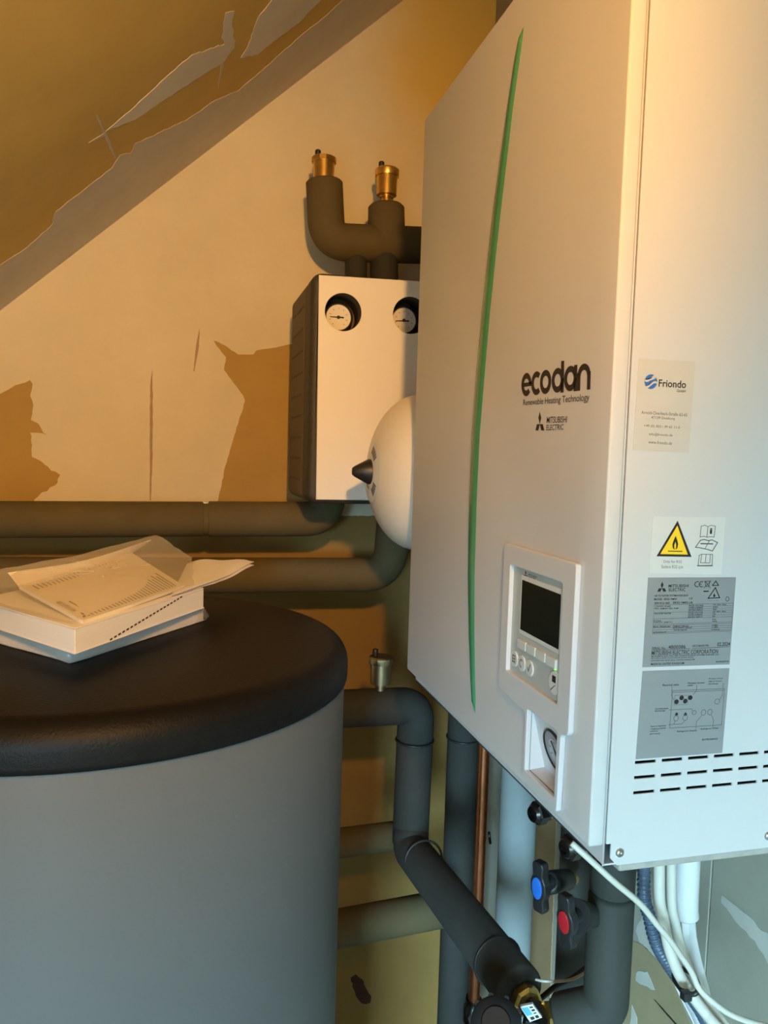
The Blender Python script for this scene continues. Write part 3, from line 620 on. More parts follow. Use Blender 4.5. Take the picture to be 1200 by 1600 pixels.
# lower manual in its clear bag
a0 = v2(q(112, 1036, Z=zb0-EYE)); a1 = v2(q(318, 970, Z=zb0-EYE)); a2 = along(a0, v2(q(0, 1006, Z=zb0-EYE)), .20)
man = thing('bagged_manual', (a0.x, a0.y, zb0), 'thin white manual in a clear bag lying directly on the black lid', 'manual')
link('book_block', slab(a0, a1, a2, zb0+.0005, zb0+.0165), M['pages'], man)
link('cover', slab(a0, a1, a2, zb0+.0166, zb0+.0172, .0002), M['paper'], man)
def film(name, rings, parent, n_sub=6, amp=.002):
    """closed pillow of film around a block: rings of points, bottom to top"""
    bm = bmesh.new(); lay = []
    for ring in rings:
        pts = []
        for i in range(len(ring)):
            a, b = Vector(ring[i]), Vector(ring[(i+1) % len(ring)])
            for k in range(n_sub):
                p = a.lerp(b, k/n_sub); pts.append(p+Vector((random.uniform(-1, 1), random.uniform(-1, 1), random.uniform(-.3, .3)))*amp)
        lay.append([bm.verts.new(p) for p in pts])
    for A, Bv in zip(lay, lay[1:]):
        n = len(A)
        for i in range(n): bm.faces.new((A[i], A[(i+1) % n], Bv[(i+1) % n], Bv[i]))
    bm.faces.new(lay[-1])
    bmesh.ops.triangulate(bm, faces=[f for f in bm.faces if len(f.verts) > 4])
    return link(name, bm_mesh(bm), M['film'], parent, True)
a3 = a1+a2-a0; ctr = (a0+a3)/2
def grow(p, s, z): d = (p-ctr); return (ctr.x+d.x*s, ctr.y+d.y*s, z)
film('clear_bag', [[grow(p, 1.015, zb0+.0002) for p in (a0, a1, a3, a2)], [grow(p, 1.05, zb0+.006) for p in (a0, a1, a3, a2)], [grow(p, 1.02, zb0+.014) for p in (a0, a1, a3, a2)], [grow(p, 1.0, zb0+.0190) for p in (a0, a1, a3, a2)]], man, 8, .0015)
# thick manual
zm0, zm1 = ZL+.0215, ZL+.0465
b0 = v2(q(117, 1022, Z=zm0-EYE)); b1 = v2(q(318, 950, Z=zm0-EYE)); b2 = along(b0, v2(q(0, 984, Z=zm0-EYE)), .205)
thick = thing('thick_manual', (b0.x, b0.y, zm0), 'thick white manual with a dashed diagonal line on its page edges', 'manual')
link('book_block', slab(b0, b1, b2, zm0, zm1), M['pages'], thick)
link('cover', slab(b0, b1, b2, zm1+.0001, zm1+.0008, .0002), M['paper'], thick)
e1 = (b1-b0); nrm = Vector((e1.y, -e1.x, 0)).normalized()
def onface(s, t): p = b0+e1*s; return Vector((p.x, p.y, zm0+(zm1-zm0)*t))+nrm*.0003
V = []; Fc = []
for k in range(20):
    s0, s1 = .22+.58*k/20, .22+.58*(k+.62)/20; t0, t1 = .06+.90*k/20, .06+.90*(k+.62)/20
    n = len(V); V += [onface(s0, t0-.03), onface(s1, t1-.03), onface(s1, t1+.05), onface(s0, t0+.05)]; Fc.append((n, n+1, n+2, n+3))
link('dashed_line', mesh(V, Fc), M['print'], thick)
# loose folded sheets poking out to the right
zp = zm1+.0012
def sheet(name, pts, rows_, mt, label, cat):
    return None
def grid_sheet(name, P, mt, parent=None, th=.0006):  # P: rows of 3D points
    r, c = len(P), len(P[0]); V = [p for row in P for p in row]; Fc = [(i*c+j, i*c+j+1, (i+1)*c+j+1, (i+1)*c+j) for i in range(r-1) for j in range(c-1)]
    bm = bmesh.new(); me = mesh(V, Fc); bm.from_mesh(me); bpy.data.meshes.remove(me)
    bmesh.ops.recalc_face_normals(bm, faces=bm.faces)
    bmesh.ops.solidify(bm, geom=list(bm.faces), thickness=th)
    return link(name, bm_mesh(bm), mt, parent, 50)
def bil3(c, n, mfun):
    out = []
    for i in range(n+1):
        row = []
        for j in range(n+1):
            s, t = i/n, j/n; p = c[0]*(1-s)*(1-t)+c[1]*s*(1-t)+c[2]*s*t+c[3]*(1-s)*t
            row.append(p+Vector((0, 0, mfun(s, t))))
        out.append(row)
    return out
zq = zp-EYE
for k, (dz, sh_) in enumerate(((.0, 0), (.003, .004))):
    c = [q(268, 930, Z=zq+dz), q(336, 912-k*4, Z=zq+dz+.001), q(397, 884-k*5, Z=zq+dz+.006), q(292, 884-k*3, Z=zq+dz+.002)]
    g = bil3(c, 18, lambda s, t: t*(.0062*math.sin(math.pi*min(1, s*1.05))+.0022*math.sin(s*9))+.0012*math.sin(t*7+s*2)*s)
    o = grid_sheet('folded_sheet', g, M['paper'], None, .0007)
    tag(o, ('lower of two wavy white sheets poking out right of the manuals', 'upper of two wavy white sheets poking out right of the manuals')[k], 'paper', 'loose sheets in the manual stack')
# booklet in a clear bag on top
zt0 = zm1+.016-EYE+0
k0, k1, k2, k3 = q(130, 970, Z=zm1+.004-EYE), q(287, 915, Z=zm1+.007-EYE), q(205, 863, Z=zm1+.030-EYE), q(30, 915, Z=zm1+.016-EYE)
book = thing('bagged_booklet', tuple(k0), 'cream booklet in a crumpled clear bag on top of the stack', 'booklet')
bk_n = (k1-k0).cross(k3-k0).normalized()
def blk(c, th, mt, name, parent):
    V = [p for p in c]+[p-bk_n*th for p in c]
    bm = bmesh.new(); me = mesh(V, [(0, 1, 2, 3), (4, 5, 6, 7), (0, 1, 5, 4), (1, 2, 6, 5), (2, 3, 7, 6), (3, 0, 4, 7)]); bm.from_mesh(me); bpy.data.meshes.remove(me)
    return link(name, bm_mesh(bm), mt, parent)
blk([k0, k1, k2, k3], .004, M['cream_paper'], 'booklet', book)
Bk = Bil(k3, k2, k1, k0, bk_n, .0004)          # x along the long side, y toward the viewer
hl = []
for k in range(26): hl += stroke([(.06+k*.033, .10), (.06+k*.033, .20+.0*(k % 3))], .009, .02)
for k in range(26):
    h = .62+.12*((k*7) % 5)/5; hl += stroke([(.10+k*.033, h), (.10+k*.033, .96)], .012, .02)
shapes([[(x, y) for x, y in p] for p in hl], Bk, M['softprint'], book, 'printed_lines', .0004)
diamonds(Bk, .02, .86, .09, .96, M['print'], book)
lettering('MITSUBISHI', Bk, .02, .55, .06, .82, M['softprint'], book)
grid_sheet('inner_leaflet', bil3([k3-Vector((0, 0, .002)), k2-Vector((0, 0, .002)), q(236, 845, Z=zm1+.045-EYE), q(12, 897, Z=zm1+.028-EYE)], 10, lambda s, t: -.004*math.sin(math.pi*s)*t+.0015*math.sin(6*s+2*t)*t), M['cream_paper'], book, .0006)
f = [k0+Vector((-.008, -.010, .001)), k1+Vector((.012, -.004, .002)), q(300, 872, Z=zm1+.018-EYE), q(245, 836, Z=zm1+.050-EYE), q(120, 868, Z=zm1+.040-EYE), q(-30, 896, Z=zm1+.030-EYE), q(-30, 935, Z=zm1+.012-EYE)]
cf = sum(f, Vector())/len(f)
bm = bmesh.new(); NR_ = 9; NS = 8; rings = []
for r_ in range(NR_+1):
    t = r_/NR_; ring = []
    for i in range(len(f)):
        for k in range(NS):
            p = f[i].lerp(f[(i+1) % len(f)], k/NS); p = cf.lerp(p, t)
            base = max(0, (p-k0).dot(bk_n)); 
            below = (p-k0).dot(bk_n)
            lift = max(0, .0025-below) if t < .93 else 0
            p = p+bk_n*lift+Vector((random.uniform(-1, 1), random.uniform(-1, 1), random.uniform(-.2, 1)))*.0012*(t > 0)
            ring.append(bm.verts.new(p))
    rings.append(ring)
n = len(rings[0])
for A, Bv in zip(rings[1:], rings[2:]):
    for i in range(n): bm.faces.new((A[i], A[(i+1) % n], Bv[(i+1) % n], Bv[i]))
bm.faces.new(rings[1])
for v in rings[0]: bm.verts.remove(v)
bmesh.ops.triangulate(bm, faces=[x for x in bm.faces if len(x.verts) > 4])
link('clear_bag', bm_mesh(bm), M['film'], book, True)

# ---------------------------------------------------------------- pump group
GY = 1.385
px0, px1 = q(498, 432, Y=GY).x, q(498, 432, Y=GY).x+.252
pz1, pz0 = q(498, 431, Y=GY).z+.001, q(540, 781, Y=GY).z
grp = thing('pump_group', ((px0+px1)/2, 1.55, pz0), 'boxy pump group with black foam shell, white front plate and two gauges', 'pump group')
h1, h2 = q(536, 488, Y=GY), q(641, 493, Y=GY); hr = .0335
gl = plate([[(px0, pz1), (px1, pz1+.006), (px1, pz0), (px0+.004, pz0)], circle(h1.x, h1.z, hr, 48), circle(h2.x, h2.z, hr, 48)], lambda a, b, c: Vector((a, GY-c, b)), .003, .0006)
link('front_plate', gl, M['plate'], grp, 12)
# foam front half: shell frame with a bulged edge, two tunnels
fy = GY+.0005
link('front_shell', plate([rrect(px0-.012, px1+.012, pz0-.008, pz1+.006, .02), circle(h1.x, h1.z, hr+.001, 40), circle(h2.x, h2.z, hr+.001, 40)], lambda a, b, c: Vector((a, fy+.07-c, b)), .07, .012, 4), M['epp'], grp, 40)
bx0, bx1 = q(453, 600, Y=1.66).x, px1+.02
rs = link('rear_shell', box(bx0, bx1, fy+.072, 1.66, pz0-.008, pz1+.004, .016, 4), M['eppside'], grp, 40)
# embossed ribs on the visible flank of the shell
for k in range(9):
    z = pz0+.03+k*(pz1-pz0-.05)/8.5
    for j in range(6):
        y = fy+.10+j*.025; link('shell_stud', box(bx0-.0012, bx0+.004, y, y+.011, z, z+.004, .0005, 1), M['epp'], rs)
link('wall_bracket', box(bx0+.06, bx1-.06, 1.66, YB, pz0+.10, pz1-.10), M['steel'], grp)
for h, tilt in ((h1, 0), (h2, .35)):
    c = Vector((h.x, GY+.062, h.z-.002)); r_ = .0268
    th = link('thermometer', lathe([(r_, 0), (r_, .022), (r_-.002, .024), (r_-.0035, .022), (r_-.0035, .015), (0, .015)], c, (0, -1, 0), 40), M['black'], grp, 40)
    link('dial', lathe([(r_-.0036, .0151), (r_-.0036, .0195), (0, .0195)], c, (0, -1, 0), 40), M['dial'], th, 40)
    cc = c+Vector((0, -.0197, 0))
    link('needle', quad_bar(cc+Vector((.010, 0, -.002*tilt)), (-.026, 0, -.004*tilt), (0, -1, 0), .0030, .0006), M['print'], th)
    link('needle_hub', lathe([(.0032, 0), (.0032, .001), (0, .001)], cc, (0, -1, 0), 16), M['print'], th)
    for k in range(9):
        an = math.radians(-50+k*35); p = cc+Vector((math.cos(an)*.0175, 0, math.sin(an)*.0175))
        link('scale_mark', quad_bar(p, (-math.cos(an)*.003, 0, -math.sin(an)*.003), (0, -1, 0), .0011, .0003), M['redprint' if k in (0, 4) else 'softprint'], th)

# ---------------------------------------------------------------- insulated pipe helper
def pipe(name, label, segs, mt='foam', cat='pipe', loc=None, ties=()):
    """segs: list of (part name, path, radius)"""
    p0 = Vector(segs[0][1][0]); t = thing(name, tuple(p0), label, cat)
    for nm, path, r in segs:
        link(nm, tube(path, r, 28, rnd=.004), M[mt], t, 60)
    for c, d, r in ties:
        x, y, dd = frame_of(d); rg = [Vector(c)+x*(r*math.cos(a))+y*(r*math.sin(a)) for a in [2*math.pi*k/32 for k in range(33)]]
        tb = link('cable_tie', tube(rg, .0022, 8, caps=False), M['black'], t, True)
    return t
def air_vent(c, r, h, mt, label, stem=.02):
    t = thing('air_vent', tuple(c), label, 'air vent', 'automatic air vents on the pipes')
    link('body', lathe([(r*.45, 0), (r*.45, stem*.8), (r*.62, stem*.8), (r*.62, stem), (r*.92, stem+.001), (r*.95, h*.78), (r*.9, h*.78)], c, (0, 0, 1), 32), M[mt], t, 35)
    link('cap', lathe([(r*.9, h*.78), (r*1.10, h*.785), (r*1.12, h*.80), (r*1.12, h*.96), (r*1.0, h), (0, h)], c, (0, 0, 1), 12), M[mt], t, 30)
    link('vent_knob', lathe([(r*.20, h), (r*.26, h+.003), (r*.26, h+.012), (r*.18, h+.014), (0, h+.014)], Vector(c)+Vector((-r*.55, 0, 0)), (0, 0, 1), 16), M['black'], t, 40)
    return t
# manifold above the pump group
MY = 1.64
def qm(u, v): return q(u, v, Y=MY)
a, b, c = qm(507, 300), qm(511, 378), qm(700, 385)
s_top = qm(506.5, 283)
mr = .0385
mf = pipe('insulated_manifold', 'olive-grey insulated manifold pipe with two upright stubs above the gauge box', [('elbow_insulation', fillet([s_top, b, c], .046, 14), mr)], 'foam')
link('stub_insulation', tube([qm(604, 385), qm(603.5, 320)], lambda s: .0405-.002*s, 28, rnd=.006), M['foam'], mf, 60)
link('pipe_neck', tube([qm(556, 400), qm(556, 446)], .0235, 24), M['foamdark'], mf, 60)  # both necks coloured near-black for the shadow under the manifold
link('pipe_neck', tube([qm(600, 400), qm(600, 446)], .030, 24), M['foamdark'], mf, 60)
tp = qm(505.5, 284); air_vent(tp, .0235, qm(505, 246).z-tp.z, 'brass', 'brass air vent on the left stub of the olive manifold', .004)
tp = qm(603.5, 320); air_vent(tp, .0235, qm(604, 264).z-tp.z, 'brass', 'brass air vent on the right stub of the olive manifold', .018)

# ---------------------------------------------------------------- expansion vessel
VY = 1.222; ap = q(577, 737, Y=VY); VR = .128
ves = thing('expansion_vessel', (ap.x+.06, VY, ap.z-VR), 'cream domed expansion vessel with a black cone cap beside the gauge box', 'expansion vessel')
prof = []
for k in range(15):
    t = math.radians(90*k/14); prof.append((VR*math.sin(t), .082*(1-math.cos(t))))
prof[0] = (0, 0); prof += [(VR, .085), (VR+.003, .088), (VR+.003, .096), (VR, .099), (VR, .30), (VR*.7, .35), (0, .36)]
link('body', lathe(prof, ap, (1, 0, 0), 64), M['vessel'], ves, 50)
link('valve_cap', lathe([(.0205, .004), (.0205, -.002), (.009, -.024), (.006, -.028), (0, -.0285)], ap, (1, 0, 0), 28), M['black'], ves, 50)
lb = [(.028, .0016), (.050, .0056)]
V = []; Fc = []
for k in range(30):
    an = math.radians(100+k*9)
    for r_, h in lb: V.append(ap+Vector((h-.0015, r_*math.cos(an), r_*math.sin(an))))
for k in range(29): Fc.append((2*k, 2*k+1, 2*k+3, 2*k+2))
link('print_ring', mesh(V, Fc), M['pale_label'], ves, True)
for k in range(11):
    an = math.radians(110+k*7+(k > 5)*60); p = ap+Vector((.0012, .038*math.cos(an), .038*math.sin(an)))
    d = Vector((.0011, math.cos(an)*.006, math.sin(an)*.006)); s = Vector((0, -math.sin(an), math.cos(an)))*.0016
    link('print_mark', mesh([p-d-s, p-d+s, p+d+s, p+d-s], [(0, 1, 2, 3)]), M['softprint'], ves)

# ---------------------------------------------------------------- pipes on the gable wall
AY = 1.60
def qa(u, v): return q(u, v, Y=AY)
ra = .0355
j1, j2 = qa(319, 811), qa(324, 811)
up = qa(512, 811)
upper = pipe('upper_wall_pipe', 'upper of two dark insulated pipes running along the wall under the ochre patches', [
    ('pipe_insulation', [qa(-90, 812), j1], ra), ('elbow_insulation', fillet([j2, up, up+Vector((0, 0, .11))], .05, 12), ra*1.02)], 'foam')
link('joint_tape', tube([qa(317, 811), qa(326, 811)], ra*.93, 28), M['foam'], upper, 60)
jp = qa(322, 785); link('tape_glint', box(jp.x-.006, jp.x+.005, jp.y-.006, jp.y+.004, jp.z-.005, jp.z+.001, .001), M['steel'], upper)
BY = 1.58
def qb2(u, v): return q(u, v, Y=BY)
up = qb2(608, 898)
pipe('lower_wall_pipe', 'lower of two dark insulated wall pipes, bending up behind the cream vessel', [
    ('elbow_insulation', fillet([qb2(-90, 900), up, up+Vector((.012, 0, .22))], .06, 14), .0362)], 'foam')
# pipe from the tank that turns down and then runs forward under the unit
PY = 1.36
def qp(u, v): return q(u, v, Y=PY)
rp = .0345
top_l, crn = qp(470, 1110), qp(651, 1102)
bot = q(640, 1322, Y=PY-.02)
dn = q(648, 1156, Y=PY)
feed = pipe('feed_pipe', 'dark insulated pipe leaving the tank, dropping and running forward below the white unit', [
    ('elbow_insulation', fillet([top_l, crn, dn], .045, 12), rp), ('pipe_insulation', [dn, q(641, 1318, Y=PY-.005)], rp*1.0),
    ('forward_insulation', fillet([q(641, 1296, Y=PY-.005), q(643, 1328, Y=PY-.03), q(812, 1548, Y=.885)], .03, 8), rp*.98)], 'foamdark',
    ties=((dn, (0, 0, 1), rp+.001), (q(662, 1344, Y=1.27), q(812, 1548, Y=.885)-q(643, 1328, Y=PY-.03), rp*.98+.001), (q(778, 1503, Y=.955), q(812, 1548, Y=.885)-q(643, 1328, Y=PY-.03), rp*.98+.001)))
link('tie_head', box(-.006, .006, -.004, .004, -.004, .004, .001), M['black'], feed).location = q(803, 1496, Y=.93)-ORG[feed.name]+ORG[feed.name]*0
tp = q(594, 1078, Y=PY-.005); air_vent(tp, .0205, q(594, 1024, Y=PY).z-tp.z, 'dullbrass', 'dull nickel-brass air vent on the dark pipe beside the tank', .012)
# two more tank pipes below
for u0, v0, u1, v1, y, r_, lab in ((470, 1325, 640, 1303, 1.45, .0285, 'middle dark insulated pipe between tank and drop pipe, above the lowest one'), (470, 1462, 700, 1418, 1.40, .0350, 'lowest dark insulated pipe beside the tank, near the dark stain')):
    pipe('tank_pipe', lab, [('pipe_insulation', [q(u0, v0, Y=y), q(u1, v1, Y=y)], r_)], 'foam')
# dark upright pipe, copper pipe and light grey pipe along the right wall
def upright(name, label, u, v, Y, r, mt, z0, z1, part='pipe_insulation', cat='pipe'):
    p = q(u, v, Y=Y); t = thing(name, (p.x, p.y, z0), label, cat)
    link(part, tube([(p.x, p.y, z0), (p.x, p.y, z1)], r, 28), M[mt], t, 60); return t, p
t, p = upright('dark_upright_pipe', 'dark insulated upright pipe just left of the copper pipe', 718, 1300, 1.55, .0345, 'foamdark', .25, 1.30)
c = Vector((p.x, p.y, q(718, 1160, Y=1.52).z))
rg = [c+Vector((.0355*math.cos(a), .0355*math.sin(a), .002*math.sin(a))) for a in [2*math.pi*k/32 for k in range(33)]]
link('cable_tie', tube(rg, .0025, 8, caps=False), M['black'], t, True)
link('foil_tab', box(-.005, .005, -.004, .004, -.01, .012, .002), M['steel'], t).location = Vector((-.026, -.028, c.z-.25+.006))
link('foil_tab', box(-.006, .006, -.003, .003, -.003, .003, .001), M['steel'], t).location = Vector((.004, -.036, c.z-.25))
t, p = upright('copper_pipe', 'bare copper upright pipe between dark and light grey insulated pipes', 751, 1300, 1.50, .0125, 'copper', .15, 1.30, 'copper_tube')
link('pipe_clip', tube([q(764, 1300, Y=1.48), q(766, 1318, Y=1.48)], .003, 8), M['darkmetal'], t, True)
link('end_fitting', lathe([(.022, 0), (.022, .03), (.018, .035), (.018, .05), (0, .05)], (p.x, p.y, q(737, 1575, Y=1.5).z-.03), (0, 0, 1), 20), M['darkmetal'], t, 40)
pl, pr = q(808, 1300, Y=1.22), 0
upright('light_grey_pipe', 'light grey insulated upright pipe right of the copper pipe', 806, 1350, 1.22, .0325, 'foamlight', .15, 1.255)

# ---------------------------------------------------------------- fittings under the unit
def cap_fit(u, v, z, label):
    c = q(u, v, Z=z); t = thing('hex_cap', tuple(c), label, 'cap', 'hex caps under the heating unit'); s = Vector((-1, -.25, 0)).normalized()
    link('cap', lathe([(.0035, -.003), (.0105, -.002), (.0118, 0), (.0118, .009), (.0095, .011), (.0095, .016), (0, .016)], c-s*.006, -s, 6), M['darkmetal'], t)
    link('cap_face', lathe([(.0095, 0), (.0075, .003), (.0045, .0035), (.004, .0015), (0, .0015)], c-s*.004, s, 20), M['darkmetal'], t, 40)
    link('pipe_stub', tube([c-s*.02, c-s*.034], .0085, 20), M['steel'], t, 60)
    link('elbow', tube(fillet([c-s*.030, c-s*.042, c-s*.042+Vector((0, 0, .03))], .008, 6), .008, 16), M['steel'], t, 60)
cap_fit(830, 1273, -.355, 'dark hex cap under the white unit, left of the two')
cap_fit(880, 1327, -.352, 'dark hex cap under the white unit, near its front corner')
# insulated elbow to the circulator pump and the pipe behind it
EY = .80
def qe(u, v): return q(u, v, Y=EY)
re = .0275
tpz = ZB-.012
e_top = qe(957, 1400); e_top.z = tpz
ec = qe(946, 1574); e_end = q(872, 1590, Y=.83)
elb = pipe('big_elbow_pipe', 'thick grey-green insulated pipe dropping from the unit and bending left to the pump', [('pipe_insulation', [e_top, qe(956, 1395)-Vector((0, 0, .0))], re*.97), ('elbow_insulation', fillet([qe(955.5, 1396), ec, e_end], .022, 8), re)], 'foammid')
bY = .95
bt_, bb_ = q(905, 1345, Y=bY), q(897, 1560, Y=bY); bt_.z = tpz
link_t = pipe('rear_insulated_pipe', 'grey insulated pipe behind the thick elbow pipe, carrying the blue valve', [('pipe_insulation', [bt_, bb_], .0285)], 'foammid')
def valve(u, v, Y, tilt, capm, label, toward, cone):
    c = q(u, v, Y=Y); t = thing('ball_valve', tuple(c), label, 'valve', 'shut-off valves under the unit')
    ax = Vector((-1, -.42, 0)).normalized()            # handle axis, pointing to the front left
    upv = Vector((tilt, 0, 1)).normalized(); sd = ax.cross(upv).normalized()
    # butterfly handle: two lobes with a waist
    prof = [(-.0065, -.031), (.0065, -.031), (.0085, -.026), (.0075, -.014), (.0115, -.006), (.0115, .006), (.0075, .014), (.0085, .026), (.0065, .031), (-.0065, .031), (-.0085, .026), (-.0075, .014), (-.0115, .006), (-.0115, -.006), (-.0075, -.014), (-.0085, -.026)]
    link('handle', plate([round_poly(prof, .002)], lambda a, b, cc: c+sd*a+upv*b+ax*(cc-.006), .012, .002), M['black'], t, 40)
    link('colour_cap', plate([[(x*.0072, y*.0135) for x, y in circle(0, 0, 1, 24)]], lambda a, b, cc: c+sd*a+upv*b+ax*(.0058+cc), .0022, .0006), M[capm], t, 40)
    e = Vector(toward)
    d = (e-c)
    link('stem', tube([c-ax*.004, c-ax*.018], .0085, 16), M['black'], t, 60)
    if cone: link('body', tube([c-ax*.014, c-ax*.02+d*.35, e], lambda s: .019-.012*s, 20), M['black'], t, 50)
    else:
        link('body', tube([c-ax*.014, c+d*.8], .0135, 20, rnd=.003), M['black'], t, 50)
        link('union', tube([c+d*.78, e], .0095, 20), M['brass'], t, 50)
valve(845, 1385, .80, -.06, 'bluecap', 'black butterfly valve with a blue cap below the hex caps', q(894, 1372, Y=.90), False)
valve(887, 1438, .745, -.12, 'redcap', 'black butterfly valve with a red cap on the thick elbow pipe', q(928, 1440, Y=.785), True)
# circulator pump
pc0 = q(838, 1592, Y=.845)
pump = thing('circulator_pump', tuple(pc0-Vector((0, 0, .05))), 'black circulator pump with brass unions and a blue-white label at the bottom edge', 'pump')
dirp = (q(812, 1548, Y=.885)-q(643, 1328, Y=1.33)).normalized()
nutA = q(826, 1568, Y=.868)
link('union_nut', lathe([(.017, 0), (.020, .002), (.020, .013), (.016, .016), (0, .016)], nutA-dirp*.014, dirp, 8), M['brass'], pump, 25)
nb = q(866, 1590, Y=.835); dn2 = (e_end-nb).normalized()
link('union_nut', lathe([(.016, -.014), (.019, -.012), (.019, -.002), (.022, 0), (.022, .010), (.018, .012), (0, .012)], nb, Vector((1, -.1, .0)), 10), M['brass'], pump, 25)
bdir = Vector((.78, -.55, 0)).normalized()
bm = bmesh.new(); bmesh.ops.create_cube(bm, size=1)
rotm = Matrix.Rotation(math.radians(-32), 3, 'Z')
for v in bm.verts: v.co = rotm @ Vector((v.co.x*.034, v.co.y*.05, v.co.z*.052))+pc0+Vector((-.001, -.006, -.012))
bmesh.ops.bevel(bm, geom=list(bm.edges), offset=.004, segments=2, affect='EDGES')
link('pump_head', bm_mesh(bm), M['black'], pump, 40)
mo = q(776, 1606, Y=.805)
link('motor', lathe([(.026, -.03), (.030, -.026), (.030, .016), (.026, .020), (.018, .022), (.016, .025), (0, .025)], mo, (-.3, -.55, .75), 28), M['black'], pump, 40)
for k in range(10):
    an = 2*math.pi*k/10; x, y, d = frame_of((-.3, -.55, .75)); p = mo+x*(.030*math.cos(an))+y*(.030*math.sin(an))
    link('cooling_fin', tube([p-d*.02, p+d*.016], .0035, 6), M['black'], pump)
Lb = [q(812, 1573, Y=.812), q(832, 1569, Y=.806), q(847, 1590, Y=.80), q(828, 1597, Y=.806)]
ln_ = (Lb[1]-Lb[0]).cross(Lb[3]-Lb[0]).normalized(); ln_ = ln_ if ln_.y < 0 else -ln_
lbm = link('rating_label', mesh(Lb+[p-ln_*.004 for p in Lb], [(0, 1, 2, 3), (4, 5, 6, 7), (0, 1, 5, 4), (1, 2, 6, 5), (2, 3, 7, 6), (3, 0, 4, 7)]), M['pale_label'], pump)
Bl = Bil(*Lb, ln_, .0003)
shapes([[(.08, .10), (.55, .10), (.55, .62), (.08, .62)]], Bl, M['cyan_label'], lbm, 'label_field')
shapes([[(.64, .12), (.9, .12), (.9, .22), (.64, .22)], [(.64, .32), (.9, .32), (.9, .44), (.64, .44)], [(.64, .54), (.86, .54), (.86, .62), (.64, .62)], [(.2, .74), (.5, .74), (.5, .92), (.2, .92)], [(.6, .74), (.85, .74), (.85, .92), (.6, .92)]], Bl, M['print'], lbm, 'label_print')

# ---------------------------------------------------------------- cables and conduit below the unit
def cable(name, label, pts, r, mt='cable', cat='cable', group=None, n=12):
    o = link(name, tube(catmull(pts, 10), r, n), M[mt], None, True)
    return tag(o, label, cat, group)
CY = .62
def cz(u, v, Y, top=False):
    p = q(u, v, Y=Y)
    if top: p.z = ZB-.0078
    return p
cable('power_cable', 'thick off-white cable under the unit, left of the two thick ones', [cz(1026, 1362, .640, 1), cz(1030, 1395, .638), cz(1036, 1432, .636), cz(1045, 1480, .632), cz(1060, 1520, .628), cz(1078, 1550, .624), cz(1100, 1580, .62), cz(1120, 1604, .61), cz(1160, 1650, .60)], .0056)
cable('power_cable', 'thick off-white cable under the unit, beside the white wrapped pipe', [cz(1043, 1360, .655, 1), cz(1049, 1400, .652), cz(1054.5, 1440, .650), cz(1064, 1480, .646), cz(1075, 1510, .642), cz(1085, 1534, .640), cz(1104, 1566, .634), cz(1135, 1604, .62), cz(1175, 1650, .61)], .0050)
cable('sensor_cable', 'thin off-white cable sweeping diagonally from the unit corner to the right edge', [cz(893, 1317, .604), cz(925, 1346, .594), cz(960, 1378, .590), cz(1000, 1412, .592), cz(1026, 1444, .596), cz(1046, 1468, .600), cz(1064, 1494, .606), cz(1080, 1518, .608), cz(1092, 1544, .606), cz(1112, 1564, .604), cz(1140, 1584, .602), cz(1176, 1598, .60), cz(1220, 1608, .60)], .0029)
cable('signal_wire', 'thin white wire crossing behind the thick elbow pipe', [q(820, 1525, Y=.90), q(850, 1533, Y=.88), q(885, 1532, Y=.87), q(905, 1525, Y=.86), q(925, 1512, Y=.86)], .0018, 'cable', 'wire')
cable('black_lead', 'black lead rising from the pump behind the thick elbow pipe', [q(845, 1560, Y=.89), q(870, 1540, Y=.885), q(895, 1528, Y=.88), q(925, 1505, Y=.88)], .0036, 'black', 'wire')
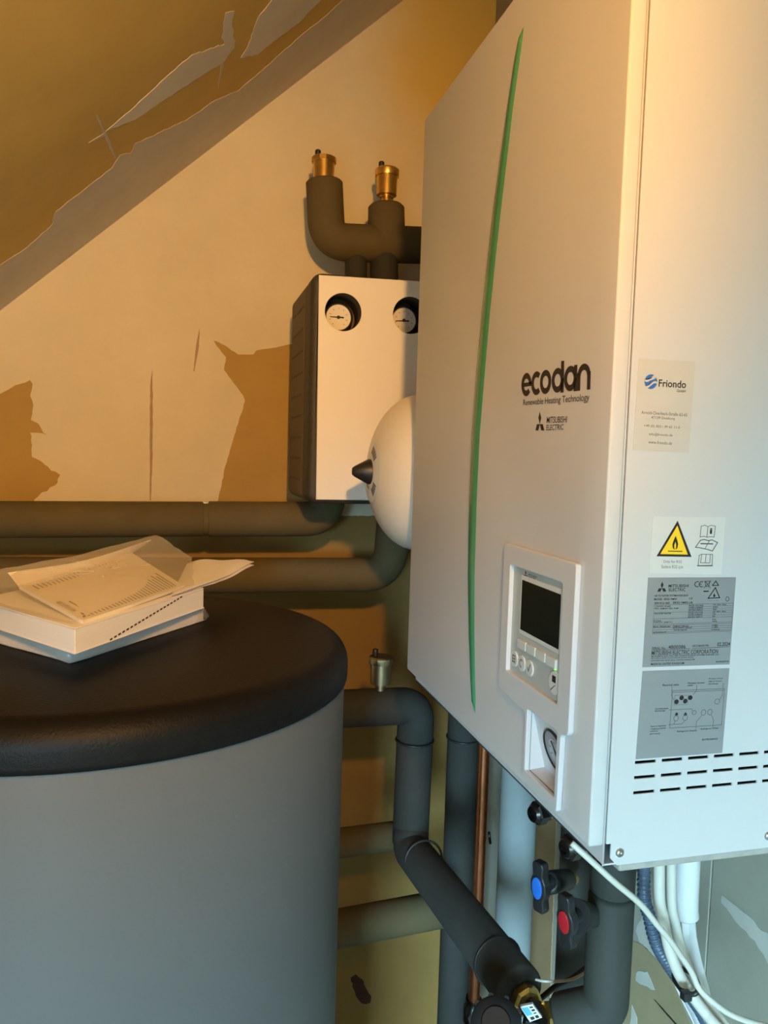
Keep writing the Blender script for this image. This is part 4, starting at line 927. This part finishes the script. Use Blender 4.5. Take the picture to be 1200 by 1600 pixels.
# white wrapped pipe
wt = thing('wrapped_pipe', tuple(cz(1077, 1560, .69)), 'white foil-wrapped pipe hanging beside the cable bundle', 'pipe')
link('wrap', tube(catmull([cz(1071, 1360, .69, 1), cz(1072, 1400, .69), cz(1073, 1434, .69)], 6), lambda s: .0140-.0012*s, 18, rnd=.002), M['wrap'], wt, 60)
V = []; Fc = []
for i, (u, v, wl) in enumerate(((1074, 1428, 18), (1077, 1460, 18), (1084, 1500, 18), (1094, 1540, 18), (1102, 1575, 17), (1110, 1620, 16))):
    for k in range(5):
        s = k/4-.5; p = q(u+wl*s*1.3, v+4*s, Y=.685+.008*math.cos(s*3+i)); V.append(p)
for i in range(5):
    for k in range(4): Fc.append((i*5+k, i*5+k+1, (i+1)*5+k+1, (i+1)*5+k))
bm = bmesh.new(); me = mesh(V, Fc); bm.from_mesh(me); bmesh.ops.solidify(bm, geom=list(bm.faces), thickness=.0015); link('wrap_tail', bm_mesh(bm), M['wrap'], wt, 60)
# corrugated conduit
path = catmull([cz(1003, 1362, .665, 1), cz(1006, 1390, .665), cz(1014, 1430, .663), cz(1026, 1475, .660), cz(1050, 1515, .664), cz(1076, 1552, .664), cz(1100, 1590, .664), cz(1120, 1640, .664)], 44)
co = link('corrugated_conduit', tube(path, lambda s: .0060+.0011*math.sin(s*2*math.pi*62), 16), M['conduit'], None, True)
tag(co, 'blue-grey corrugated conduit hanging left of the white cables', 'conduit')
# white strip of pipe wrap further down, left of the cables
V = []; Fc = []
for i, (u, v) in enumerate(((1054, 1512), (1060, 1532), (1072, 1558), (1084, 1582), (1096, 1606), (1108, 1640))):
    for k in range(5):
        s_ = k/4-.5; V.append(q(u+(16 if i else 8)*s_, v-6*s_, Y=.672+.004*math.cos(s_*4)))
for i in range(5):
    for k in range(4): Fc.append((i*5+k, i*5+k+1, (i+1)*5+k+1, (i+1)*5+k))
bm = bmesh.new(); me = mesh(V, Fc); bm.from_mesh(me); bmesh.ops.solidify(bm, geom=list(bm.faces), thickness=.0015); link('wrap_tail', bm_mesh(bm), M['wrap'], wt, 60)
# black cable tie round the bundle
tc_ = q(1082, 1544, Y=.617); d = (q(1100, 1572, Y=.617)-q(1062, 1520, Y=.617)).normalized()
tie = thing('cable_tie', tuple(tc_), 'black cable tie holding the white cable bundle', 'cable tie')
x, y, dd = frame_of(d)
sdv = d.cross(Vector((0, -1, 0))).normalized(); bk_ = d.cross(sdv).normalized()
rg = [tc_+sdv*(.0090*math.cos(a))+bk_*(.0165*math.sin(a))+Vector((0, .010, 0)) for a in [2*math.pi*k/28 for k in range(29)]]
link('strap', tube(rg, .0024, 8, caps=False), M['black'], tie, True)
hd = q(1072, 1556, Y=.606); link('head', box(hd.x-.0045, hd.x+.0045, hd.y-.004, hd.y+.004, hd.z-.004, hd.z+.0045, .0012), M['black'], tie, 40)
